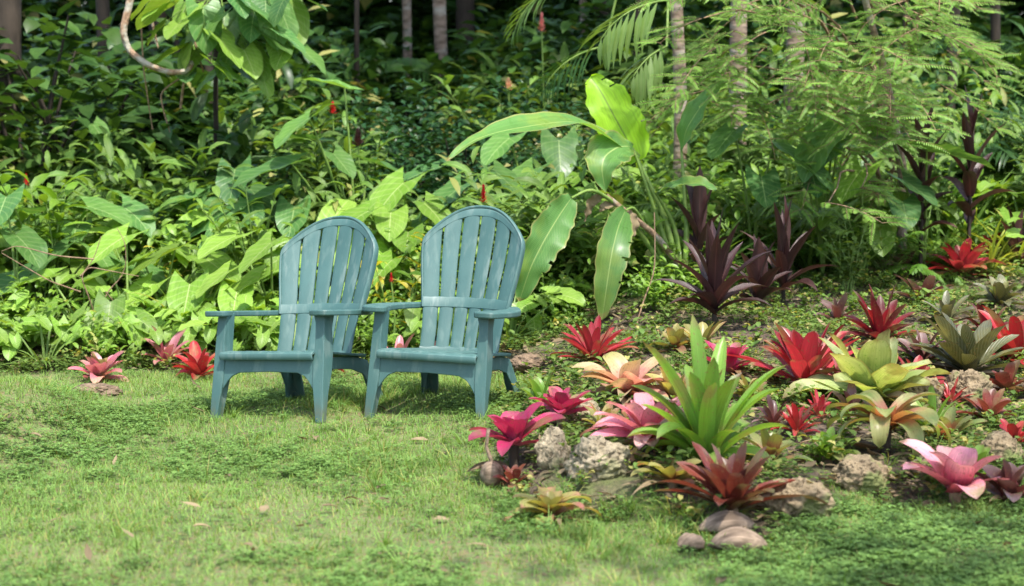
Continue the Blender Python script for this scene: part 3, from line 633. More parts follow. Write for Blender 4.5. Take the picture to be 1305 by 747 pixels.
# ---------------------------------------------------------------- bromeliads
def brom(px, py, Rp, Hp, n, mat, label, w=.055, eo=.25, ei=1.35, curl=(.9, .25), lift=0., seed=1, d=None, inner=None, wave=.02, name='bromeliad', kind='brom', fold=.35, nin=5, Lin=1., rot=0., stem_vis=False, lean=(0, 0), group='bromeliads of the planting bed'):
    """px,py: photo pixel where the plant stands; Rp/Hp: reach to the side and height in photo pixels"""
    global rng
    rng = np.random.default_rng(seed + 1000)
    b = at(px, py) if d is None else gp(px, d); sc = FPX / b[1]; Rm, Hm = (1.22 if Rp < 100 else 1.) * Rp / sc, Hp / sc; n = int(n * 1.3); w = w * 1.1
    root = empty(name, tuple(b), 0, label, 'bromeliad', group)
    f = MB(); i = np.arange(n); q = i / max(1, n - 1)
    a = rot + i * 2.3999 + U(-.35, .35, n)
    el = eo + (ei - eo) * q ** 1.1 + U(-.2, .16, n); cu = curl[0] + (curl[1] - curl[0]) * q
    Lo = Rm / max(.5, math.cos(max(.0, eo - curl[0] * .35))) ; Li = Hm * .92 * Lin
    L = (Lo + (Li - Lo) * q ** 1.3) * U(.72, 1.12, n)
    bz = lift + .015 + .03 * q
    r0 = .012
    base = np.stack([np.cos(a) * r0 + lean[0] * bz, np.sin(a) * r0 + lean[1] * bz, bz], -1)
    leaves(f, base, a, el, L, w * U(.8, 1.12, n), cu * U(.7, 1.8, n), 11, 4, kind, fold, U(-.3, .3, n), wave * 1.5, 1.6, U(-.35, .35, n), pw=1.9)
    if n > 11:
        dm = MB(); k = rng.integers(2, 5); da = U(0, 6.28, k); leaves(dm, np.stack([np.cos(da) * .01, np.sin(da) * .01, .012 + 0 * da], -1), da, U(-.05, .35, k), Rm * U(.7, 1.05, k), w * U(.4, .8, k), U(.2, .9, k), 8, 2, 'lance', .6, U(-.5, .5, k), .06, 2)
        dm.build('withered_leaf', M['dead'], root)['kind'] = 'stuff'
    if inner:
        f.build('outer_leaf_whorl', M[mat], root); f = MB()
        j = np.arange(nin); a = rot + j * 2.3999 + .7
        leaves(f, np.stack([np.cos(a) * .01, np.sin(a) * .01, lift + .03 + 0 * a], -1), a, U(.95, 1.4, nin), Hm * U(.55, .85, nin) * Lin, w * .95 * U(.85, 1.1, nin), U(-.1, .35, nin), 8, 4, kind, .5, 0, wave, 1.5)
        f.build('inner_leaf_cup', M[inner], root)
    else: f.build('leaf_rosette', M[mat], root)
    s = MB(); s.tube([(0, 0, -.04), (lean[0] * lift * .4, lean[1] * lift * .4, lift * .5), (lean[0] * (lift + .02), lean[1] * (lift + .02), lift + .03)], [.022, .02, .024], 8)
    s.build('stem', M['barkdark' if lift > .03 else 'twig'], root)
    return root
BR = [
 (122, 489, 38, 40, 13, 'pink', "pale pink bromeliad with green lower leaves at the lawn edge left of the chairs", dict(w=.06, eo=.15, ei=1.2, inner='olive', seed=3)),
 (208, 470, 34, 52, 10, 'pink', "small pink bromeliad with upright leaves in the weeds above the dark red one", dict(w=.05, ei=1.3, seed=4)),
 (250, 486, 32, 44, 12, 'red', "dark red bromeliad right beside the left chair's front leg", dict(w=.055, eo=.3, seed=5)),
 (8, 452, 28, 34, 10, 'scarlet', "red bromeliad cut by the left edge of the photo", dict(w=.055, seed=6)),
 (26, 400, 26, 38, 10, 'maroon', "dull maroon bromeliad in shade behind the red one at the left edge", dict(w=.05, seed=61)),
 (757, 467, 52, 54, 22, 'scarlet', "scarlet bromeliad with many narrow leaves right of the chairs, under the hanging banana leaf", dict(w=.042, eo=.3, ei=1.3, curl=(.55, .1), seed=7)),
 (655, 607, 64, 62, 11, 'hot', "hot pink bromeliad on a dark stem beside the pitted rock", dict(w=.078, eo=.35, ei=1.2, curl=(.8, .3), lift=.085, seed=8, inner='hot')),
 (716, 548, 38, 34, 15, 'hot', "small hot pink bromeliad with broad leaves behind the pitted rock", dict(w=.058, eo=.5, ei=1.3, lift=.03, curl=(.6, .2), seed=9)),
 (803, 512, 74, 60, 13, 'cream', "cream and salmon bromeliad between the small hot pink and the big green ones", dict(w=.10, eo=.3, ei=1.1, curl=(.9, .5), seed=10)),
 (828, 588, 82, 74, 17, 'rose', "large rose pink bromeliad with pale leaves behind the pitted rock, left of the green one", dict(w=.078, eo=.3, ei=1.15, curl=(.95, .5), seed=11, lift=.05)),
 (905, 606, 88, 184, 22, 'green', "tall bright green bromeliad with upright sword leaves in the middle of the bed", dict(w=.072, eo=.75, ei=1.45, curl=(1.2, .15), seed=12, fold=.5, Lin=1.02)),
 (930, 482, 46, 42, 13, 'hot', "magenta bromeliad half hidden behind the tall green one", dict(w=.055, eo=.4, ei=1.2, seed=13)),
 (895, 455, 40, 44, 11, 'olive', "tan and green bromeliad with a curved tip behind the tall green one", dict(w=.05, eo=.45, ei=1.2, seed=14)),
 (938, 664, 92, 84, 20, 'bronze', "dark red bronze bromeliad in front of the tall green one, above the coconut husks", dict(w=.058, eo=.35, ei=1.3, curl=(.65, .1), seed=15, inner='darkred')),
 (1030, 500, 84, 98, 22, 'scarlet', "large scarlet bromeliad with long arching leaves behind the lime green one", dict(w=.068, eo=.35, ei=1.25, curl=(.45, .1), seed=16, inner='scarlet')),
 (1117, 520, 96, 94, 15, 'lime', "lime green cup shaped bromeliad with pale frilled leaves in the middle of the right bed", dict(w=.125, eo=.25, ei=1.25, curl=(.75, .15), seed=17, inner='lime', wave=.05)),
 (1135, 582, 84, 84, 14, 'mottle', "mottled green and salmon bromeliad with drooping leaves in front of the lime green one", dict(w=.075, eo=.4, ei=1.0, curl=(2.0, 1.2), seed=18, lift=.085)),
 (1226, 652, 72, 88, 8, 'rose', "large pink star shaped bromeliad at the front right corner of the bed", dict(w=.098, eo=.6, ei=1.15, curl=(.8, .6), seed=222, lift=.03, rot=.4)),
 (1296, 648, 46, 44, 10, 'maroon', "grey maroon bromeliad at the right edge beside the large pink star", dict(w=.07, eo=.35, seed=20)),
 (1124, 440, 54, 72, 18, 'darkred', "dark red bromeliad with a bright red heart above the lime green one", dict(w=.05, eo=.2, ei=1.35, curl=(.5, .1), seed=21, inner='red')),
 (1228, 354, 54, 52, 16, 'scarlet', "red bromeliad with broad leaves on the slope near the upper right", dict(w=.07, eo=.3, ei=1.3, seed=22)),
 (1178, 392, 42, 44, 11, 'maroon', "greyish maroon bromeliad with sparse leaves left of the slope's red one", dict(w=.055, eo=.35, ei=1.2, seed=23)),
 (1278, 394, 40, 38, 12, 'banded', "green bromeliad with an orange heart on the slope at the right", dict(w=.055, inner='mottle', seed=24)),
 (1240, 482, 72, 88, 13, 'banded', "dark green bromeliad with pale crossbands right of the lime green one", dict(w=.075, eo=.35, ei=1.25, curl=(.35, .1), seed=25)),
 (1300, 470, 58, 82, 14, 'red', "deep red bromeliad cut by the right edge beside the crossbanded one", dict(w=.065, eo=.4, seed=26)),
 (1300, 348, 34, 46, 12, 'maroon', "pinkish grey bromeliad cut by the right edge on the upper slope", dict(w=.055, seed=27)),
 (1172, 508, 40, 48, 10, 'scarlet', "rosy red bromeliad peeking out behind the lime green one", dict(w=.055, eo=.5, seed=28)),
 (1020, 562, 30, 42, 14, 'red', "little red bromeliad pup right of the tall green one, under the big scarlet one", dict(w=.026, eo=.4, seed=29)),
 (990, 552, 26, 34, 12, 'maroon', "little rusty bromeliad pup touching the tall green one's leaves", dict(w=.024, eo=.4, seed=30)),
 (1048, 540, 22, 36, 12, 'scarlet', "little pinkish red bromeliad pup just left of the lime green one", dict(w=.024, eo=.5, seed=31)),
 (1290, 508, 46, 34, 9, 'bronze', "low bronze bromeliad with flat leaves below the deep red one at the right edge", dict(w=.055, eo=.2, seed=32)),
 (1218, 522, 26, 30, 14, 'scarlet', "little red star shaped bromeliad below the crossbanded one", dict(w=.016, eo=.3, seed=33)),
 (700, 672, 62, 46, 12, 'olive', "low yellow green bromeliad with pink hearts splayed in front of the pitted rock", dict(w=.052, eo=.3, ei=.9, curl=(1.1, .8), seed=34, inner='olive')),
 (1085, 472, 30, 26, 9, 'maroon', "small dull maroon bromeliad between the big scarlet and the dark red one", dict(w=.04, seed=35)),
 (862, 452, 34, 30, 10, 'olive', "pale green bromeliad left of the tan one behind the cream bromeliad", dict(w=.045, seed=36)),
 (1195, 560, 40, 60, 10, 'green', "slim green bromeliad between the mottled one and the pink star", dict(w=.03, eo=.6, ei=1.4, seed=37)),
 (545, 462, 26, 24, 9, 'pink', "dusty pink bromeliad seen under the right chair's seat slats", dict(w=.045, seed=38)),
 (505, 478, 30, 50, 11, 'pink', "pale pink bromeliad seen between the two chairs", dict(w=.05, seed=39)),
 (415, 478, 22, 30, 9, 'red', "small red bromeliad behind the left chair's seat", dict(w=.04, seed=40)),
 (1300, 575, 30, 26, 9, 'red', "small red bromeliad cut by the right edge above the pink star", dict(w=.035, seed=41)),
 (862, 520, 40, 44, 11, 'olive', "yellow green bromeliad squeezed between the cream and the rose pink ones", dict(w=.055, seed=50, inner='cream')),
 (770, 560, 38, 36, 10, 'olive', "small olive bromeliad on top of the pitted rock", dict(w=.04, eo=.4, seed=51)),
 (690, 530, 28, 50, 8, 'green', "slim upright green bromeliad rising behind the hot pink one", dict(w=.045, eo=.9, ei=1.45, seed=52)),
 (860, 628, 62, 44, 11, 'olive', "yellowish bromeliad with long limp leaves left of the dark red bronze one", dict(w=.05, eo=.25, ei=.9, curl=(1.0, .6), seed=53)),
 (985, 600, 50, 44, 11, 'mottle', "mottled bromeliad half covered by the tall green one's right leaves", dict(w=.05, seed=54)),
 (1060, 596, 44, 42, 10, 'green', "small dark green bromeliad between the tan rock and the mottled one", dict(w=.04, seed=55)),
 (1170, 560, 44, 48, 11, 'lime', "small lime bromeliad behind the mottled one's right side", dict(w=.05, seed=56)),
 (1090, 540, 34, 40, 10, 'maroon', "reddish brown bromeliad under the lime green one's left leaves", dict(w=.045, seed=57)),
 (1215, 570, 46, 38, 10, 'mottle', "faded mottled bromeliad above the pink star one", dict(w=.05, seed=58)),
 (1268, 545, 44, 36, 12, 'bronze', "rusty bromeliad between the right edge and the little red star", dict(w=.045, seed=59)),
 (960, 520, 34, 36, 10, 'olive', "small olive bromeliad left of the big scarlet one's base", dict(w=.04, seed=62)),
 (1075, 505, 40, 40, 10, 'rose', "rosy bromeliad between the big scarlet and the lime green one", dict(w=.05, seed=63)),
 (1180, 470, 48, 44, 12, 'maroon', "dull maroon bromeliad left of the crossbanded one", dict(w=.05, seed=64)),
 (1262, 440, 44, 52, 12, 'darkred', "dark wine bromeliad behind the deep red one at the right edge", dict(w=.05, seed=65)),
 (1210, 418, 38, 40, 10, 'banded', "grey green bromeliad on the slope above the crossbanded one", dict(w=.045, seed=66)),
 (1070, 415, 32, 34, 10, 'maroon', "small purplish bromeliad left of the dark red one on the slope", dict(w=.04, seed=67)),
 (1262, 330, 34, 34, 10, 'scarlet', "small red bromeliad right of the slope's broad leaved one", dict(w=.045, seed=68)),
 (1155, 352, 34, 40, 10, 'maroon', "small brownish bromeliad left of the slope's broad leaved one", dict(w=.04, seed=69)),
 (1250, 622, 40, 40, 10, 'green', "small green bromeliad tucked behind the pink star one", dict(w=.045, seed=70)),
 (655, 632, 30, 22, 9, 'bronze', "tiny bronze bromeliad at the foot of the hot pink one", dict(w=.03, seed=71)),
]
for px, py, Rp, Hp, n, mat, lab, kw in BR: brom(px, py, Rp, Hp, n, mat, lab, **kw)

# ---------------------------------------------------------------- cordylines
def plant(name, loc, fs, fm, sm, label, cat_, group=None, rz=0, sc=1., parts=('foliage', 'stem')):
    r = empty(name, tuple(loc), rz, label, cat_, group); r.scale = (sc,) * 3
    fs[0].build(parts[0], M[fm], r)
    if fs[1] is not None and fs[1].n: fs[1].build(parts[1], M[sm], r)
    return r
rng = np.random.default_rng(55)
for px, py, d, h, L, n, lab in ((912, 422, None, .2, .42, 18, "tall dark purple cordyline right of the hanging banana leaf"),
                             (892, 350, 11.2, .40, .36, 11, "purple cordyline tuft standing just behind the tall dark purple one"),
                             (1000, 388, None, .18, .42, 13, "dark purple cordyline with broad upright leaves in the bushes above the scarlet bromeliad"),
                             (968, 398, None, .10, .34, 12, "low blackish cordyline between the two taller purple ones"),
                             (1175, 235, 11.9, .72, .36, 12, "purple brown cordyline high on the slope under the feathery branches"),
                             (1236, 230, 12.0, .76, .40, 12, "purple brown cordyline at the upper right beside the dark forest"),
                             (1296, 300, 12.2, .12, .3, 10, "dusky purple cordyline at the right edge halfway up")):
    b = at(px, py) if d is None else gp(px, d)
    plant('cordyline', b, p_cordyline(n, L, .088, h, (.65, 1.5)), 'cord', 'barkdark', lab, 'cordyline', 'purple cordylines', U(0, 6))

# ---------------------------------------------------------------- big single leaves along a 3-D spine
def spine_leaf(name, spine, width, mat, parent, up=(0, -1, .6), nu=10, n=60, kind='banana', fold=.25, wave=.05, wf=4, tint=(.5, .5, .3), tears=()):
    """spine: world points; blade spreads sideways of the spine, facing 'up'"""
    sp = np.array(spine, float); tt = np.linspace(0, 1, len(sp)); t = np.linspace(0, 1, n)
    # smooth Catmull-like interpolation by cubic fit per axis
    C = np.stack([np.interp(t, tt, sp[:, k]) for k in range(3)], -1)
    for _ in range(26): C[1:-1] = (C[:-2] + 2 * C[1:-1] + C[2:]) / 4
    T = np.gradient(C, axis=0); T /= np.linalg.norm(T, axis=1)[:, None]
    upv = np.asarray(up, float)
    if upv.ndim == 1: upv = np.tile(upv, (n, 1))
    else: upv = np.stack([np.interp(t, np.linspace(0, 1, len(upv)), upv[:, k]) for k in range(3)], -1)
    S = np.cross(T, upv); S /= np.linalg.norm(S, axis=1)[:, None]; N = np.cross(S, T)
    u = np.linspace(-1, 1, nu + 1); w = width / 2 * prof(kind, t) * (1 + .05 * np.sin(t * 23 + rng.random() * 6) + .04 * np.sin(t * 51 + rng.random() * 6))
    ph = rng.random() * 6
    up_ = np.abs(u)[None] ** 1.3 * w[:, None] * math.sin(fold) + wave * width * (u ** 2)[None] * np.sin(wf * 6.28 * t + ph)[:, None] * np.where(u > 0, 1, -.7)[None]
    P = C[:, None] + (u[None] * w[:, None] * math.cos(fold))[..., None] * S[:, None] + up_[..., None] * N[:, None]
    mb = MB(); o = np.array(parent.location) if parent else np.zeros(3)
    mb.grid((P - o)[None], np.array([tint]))
    if width > .15 and kind == 'banana':        # splits torn along the side veins
        F = mb.F[0].reshape(n - 1, nu, 4); keep = np.ones((n - 1, nu), bool)
        for r_ in rng.choice(np.arange(4, n - 4), 5, replace=False):
            s_ = rng.random() < .5; dpt = rng.integers(1, 3); keep[r_, :dpt] &= not s_; keep[r_, nu - dpt:] &= s_
        mb.F[0] = F[keep]
    return mb.build(name, M[mat], parent)
def stalk(name, pts, r, mat, parent, m=7, n=14):
    sp = np.array(pts, float); tt = np.linspace(0, 1, len(sp)); t = np.linspace(0, 1, n)
    C = np.stack([np.interp(t, tt, sp[:, k]) for k in range(3)], -1)
    for _ in range(2): C[1:-1] = (C[:-2] + 2 * C[1:-1] + C[2:]) / 4
    rr = np.interp(t, np.linspace(0, 1, len(np.atleast_1d(r))), np.atleast_1d(r)); mb = MB()
    mb.tube(C - np.array(parent.location), rr, m, tint=(.5, .5, .3)); return mb.build(name, M[mat], parent)
rng = np.random.default_rng(77)
bb = gp(872, 11.2)
ban = empty('banana_plant', tuple(bb), 0, "young banana plant with ragged arching leaves and one yellow green leaf coloured as lit", 'banana plant')
w_ = W
D = 11.2
lf = spine_leaf('leaf', [w_(812, 205, D), w_(800, 180, D), w_(782, 148, D), w_(766, 118, D + .05), w_(752, 98, D + .1)], .30, 'bananalit', ban, (.25, -1, .1), wave=.06, wf=3, tint=(.8, .6, .3))
lf['label'] = "upright yellow green leaf coloured as lit through by the sun"
spine_leaf('leaf', [w_(815, 200, D), w_(770, 172, D - .15), w_(735, 152, D - .3), w_(690, 158, D - .5), w_(640, 166, D - .7), w_(600, 178, D - .85), w_(570, 204, D - .95)], .20, 'banana', ban, (0, -.55, 1), wave=.07, wf=2, tint=(.75, .7, .3), kind='lance')
spine_leaf('leaf', [w_(806, 186, D - .05), w_(788, 186, D - .15), w_(770, 198, D - .25), w_(766, 215, D - .3), w_(772, 245, D - .28)], .25, 'banana', ban, (0, -1, .5), wave=.05, tint=(.7, .7, .3), kind='lance')
spine_leaf('leaf', [w_(797, 268, D - .3), w_(788, 288, D - .5), w_(780, 322, D - .62), w_(774, 362, D - .66), w_(768, 408, D - .66)], .20, 'banana', ban, [(.5, -1, .3), (.2, -1, .1), (-.2, -1, .1)], wave=.035, wf=4, tint=(.55, .45, .3))
spine_leaf('leaf', [w_(728, 252, D - .5), w_(712, 275, D - .6), w_(694, 305, D - .7), w_(676, 340, D - .75), w_(662, 384, D - .72)], .23, 'banana', ban, [(.9, -.8, .3), (.5, -1, .35), (.3, -1, .5)], wave=.06, wf=4.5, tint=(.6, .55, .3))
spine_leaf('leaf', [w_(868, 195, D + .1), w_(873, 165, D + .05), w_(890, 138, D), w_(912, 112, D - .05), w_(948, 92, D - .1)], .16, 'banana', ban, [(-1, -.4, .2), (-.6, -1, .6), (0, -.6, 1), (0, -.4, 1)], wave=.06, tint=(.8, .8, .3), kind='lance')
spine_leaf('leaf', [w_(835, 245, D - .1), w_(860, 235, D - .2), w_(890, 232, D - .3), w_(915, 242, D - .35)], .15, 'banana', ban, (0, -.5, 1), tint=(.5, .5, .3), kind='lance')
for pts, r in (([bb, w_(850, 280, D), w_(828, 235, D), w_(812, 202, D)], (.024, .016, .010)), ([bb, w_(842, 290, D - .02), w_(825, 240, D - .05), w_(806, 188, D - .05)], (.022, .012, .007)),
               ([bb, w_(876, 290, D), w_(872, 240, D + .05), w_(868, 192, D + .1)], (.022, .014, .008)), ([bb, w_(830, 300, D - .1), w_(808, 262, D - .2), w_(797, 268, D - .3)], (.02, .01, .006)),
               ([bb, w_(800, 270, D - .15), w_(755, 238, D - .35), w_(728, 252, D - .5)], (.02, .012, .007)), ([bb, w_(862, 290, D), w_(845, 260, D - .05), w_(835, 245, D - .1)], (.02, .012, .006))):
    stalk('leaf_stalk', pts, r, 'stem', ban)
dl = stalk('dead_stalk', [bb + np.array([0, 0, .15]), w_(838, 300, D - .15), w_(806, 276, D - .2), w_(772, 248, D - .25)], (.02, .017, .014), 'liana', ban)
spine_leaf('dead_leaf_scrap', [w_(800, 264, D - .22), w_(808, 285, D - .24), w_(803, 308, D - .24)], .07, 'dead', ban, (.6, -1, .2), wave=.2, kind='lance')

spine_leaf('dead_leaf_scrap', [w_(770, 246, D - .22), w_(752, 258, D - .24), w_(745, 282, D - .24)], .06, 'dead', ban, (.6, -1, .2), wave=.2, kind='lance')
spine_leaf('dead_leaf_scrap', [w_(786, 258, D - .22), w_(770, 262, D - .26), w_(764, 270, D - .26)], .05, 'dead', ban, (.2, -1, .6), wave=.2, kind='lance')
# ---------------------------------------------------------------- elephant ears: each leaf placed from the photo
def ear_plant(base_px, d, lvs, label, mat='ear', cat_='elephant ear', name='elephant_ear', group=None):
    b = gp(base_px, d); root = empty(name, tuple(b), 0, label, cat_, group); s = MB()
    for (px, py, wpx, az, el, dd) in lvs:      # px,py: where the stalk meets the blade; az: which way the tip points; el: tilt
        p = W(px, py, d + dd) - b; Lm = wpx / FPX * (d + dd)
        if p[2] < .05: p[2] = .05
        f = MB(); leaves(f, p, az, el, Lm, Lm * .80, U(.15, .5), 10, 8, 'heart', .18, U(-.2, .2), .035, 2.5, U(-.15, .15), lobe=.36)
        o = f.build('leaf', M[mat], root)
        t = np.linspace(0, 1, 8)[:, None]
        P = p * np.array([1, 1, 0]) * t ** 1.6 + np.array([0, 0, 1]) * p[2] * t
        q = MB(); q.tube(P, np.linspace(.011, .006, 8), 6); q.build('leaf_stalk', M['stem'], root)
    return root
rng = np.random.default_rng(91)
A_L, A_R, A_F, A_FL, A_FR = PI, 0, -PI / 2, -PI * .75, -PI * .25
EP = [
 (455, 12.6, [(395, 150, 68, A_FL, -.5, -.2), (405, 178, 60, 2.6, .1, 0), (372, 208, 84, A_L + .3, -.25, -.3), (425, 195, 50, A_FR, -.6, 0), (440, 112, 60, A_L - .2, .3, .1), (470, 205, 60, A_FR + .3, -.2, .2)], "elephant ear with blue green leaves behind the left chair's right side", 'ear'),
 (520, 12.0, [(515, 232, 72, A_FL, -.55, 0), (498, 270, 60, A_F, -.5, -.2), (470, 268, 74, A_FL, -.35, -.3), (540, 258, 60, A_FR, -.5, 0), (520, 295, 56, A_F, -.3, -.3)], "pale elephant ear with broad leaves between the two chair backs", 'earlight'),
 (70, 12.0, [(60, 268, 96, A_L + .2, -.2, 0), (110, 262, 70, A_R - .3, -.2, .2), (85, 312, 66, A_FL, -.5, -.2), (120, 318, 60, A_FR, -.5, -.2), (34, 352, 86, A_L + .5, -.35, -.4), (168, 338, 70, A_FR, -.3, -.2)], "large dark elephant ear with wide leaves at the far left", 'ear'),
 (105, 11.1, [(138, 385, 52, A_F, -.8, -.1), (70, 390, 50, A_FL, -.6, 0), (85, 430, 46, A_FL, -.4, 0), (40, 450, 50, A_FL, -.5, -.1), (60, 352, 62, A_L, -.2, .2), (105, 360, 50, A_FR, -.4, .1)], "yellow green elephant ear leaning over the lawn edge at the left", 'earlight'),
 (205, 11.6, [(222, 318, 78, A_FL, -.3, 0), (262, 330, 70, A_FR, -.35, 0), (190, 365, 70, A_FL, -.55, -.2), (240, 362, 70, A_F, -.6, -.3), (212, 392, 68, A_FL, -.5, -.3), (275, 352, 66, A_R - .4, -.2, -.1), (180, 330, 56, A_L + .5, -.4, 0)], "pale elephant ear with many leaves just left of the left chair's back", 'earlight'),
 (345, 11.4, [(345, 308, 62, A_FL, -.6, -.2), (330, 352, 66, A_L + .4, -.5, -.2), (300, 300, 64, A_FL, -.3, .1), (300, 372, 60, A_F, -.5, -.3)], "green elephant ear touching the left chair's top slats", 'earlight'),
 (1050, 12.0, [(1062, 158, 92, A_FL - .1, -.75, -.2), (1020, 205, 66, A_FR - .2, -.45, -.3), (1068, 180, 60, A_FL, -.6, -.2), (1085, 150, 60, A_R - .3, .2, 0), (1035, 222, 50, A_F, -.5, -.2)], "elephant ear with one tall stalk under the feathery branches", 'ear'),
 (1180, 12.0, [(1180, 192, 88, A_R - .25, -.12, -.2), (1150, 228, 60, A_FR, -.5, -.2), (1135, 172, 60, A_FL, -.2, .1), (1150, 256, 56, A_F, -.5, -.3)], "elephant ear with a long flat leaf below the purple cordylines at the upper right", 'ear'),
 (750, 12.6, [(735, 250, 60, A_FL, -.3, 0), (700, 262, 64, A_FL, -.4, 0), (560, 212, 60, A_FL, -.2, .4)], "elephant ear in the weeds above the hanging banana leaves", 'ear'),
 (130, 13.2, [(120, 158, 46, A_FR, -.6, .1), (95, 245, 60, A_FL, -.3, 0), (150, 205, 50, A_FR, -.3, 0)], "shaded elephant ear with one round hanging leaf below the vine", 'ear'),
 (290, 12.4, [(285, 262, 74, A_FL, -.5, 0), (318, 240, 66, A_FR, -.5, .1), (250, 250, 66, A_L + .3, -.3, 0), (300, 215, 60, A_F, -.7, .2)], "green elephant ear above the pale one, left of the left chair's arch", 'ear'),
 (600, 12.2, [(588, 236, 66, A_FL, -.5, 0), (628, 215, 62, A_FR, -.5, 0), (565, 262, 60, A_FL, -.4, -.1), (640, 255, 56, A_F, -.6, -.2)], "elephant ear peeking over the gap behind the right chair", 'ear'),
 (420, 11.6, [(440, 300, 60, A_F, -.7, 0), (478, 318, 56, A_FR, -.6, 0), (500, 330, 58, A_FL, -.6, -.1)], "pale elephant ear seen through and beside the left chair's slats", 'earlight'),
 (960, 12.0, [(935, 165, 60, A_FL, -.6, 0), (985, 180, 58, A_FR, -.5, 0), (970, 225, 60, A_F, -.6, -.2)], "elephant ear between the two brown trunks at the right", 'ear'),
 (1100, 11.8, [(1098, 215, 62, A_FL, -.6, 0), (1120, 285, 56, A_F, -.6, -.1), (1075, 262, 54, A_FL, -.5, 0)], "elephant ear on the slope right of the purple cordylines", 'earlight'),
 (680, 12.6, [(650, 175, 60, A_FL, -.5, 0), (712, 178, 66, A_F, -.7, 0), (680, 215, 60, A_FL, -.5, -.2)], "elephant ear under the long arching banana leaf", 'ear'),
 (250, 11.15, [(250, 388, 54, A_FL, -.6, 0), (290, 345, 60, A_FL, -.5, .1), (318, 392, 50, A_F, -.7, 0), (225, 412, 48, A_FL, -.5, 0)], "low yellow green elephant ear above the dark red bromeliad left of the chairs", 'earlight'),
 (160, 11.3, [(160, 300, 66, A_FL, -.4, .2), (140, 345, 60, A_L + .4, -.3, 0), (185, 400, 54, A_FR, -.6, 0), (165, 425, 44, A_F, -.6, 0)], "pale elephant ear with a leaf hanging over the small pink bromeliad", 'earlight'),
 (330, 12.3, [(350, 245, 70, A_L + .3, -.3, 0), (300, 285, 66, A_FL, -.5, -.2), (375, 262, 60, A_F, -.6, 0)], "broad elephant ear just above the left chair's top edge", 'ear'),
 (20, 11.5, [(20, 300, 70, A_FR, -.4, 0), (8, 250, 66, A_F, -.5, .1), (30, 400, 56, A_F, -.5, -.2)], "elephant ear cut by the left edge of the photo", 'ear'),
]
for bp_, d, lvs, lab, mt in EP: ear_plant(bp_, d, lvs, lab, mt, group='elephant ears in the thicket')

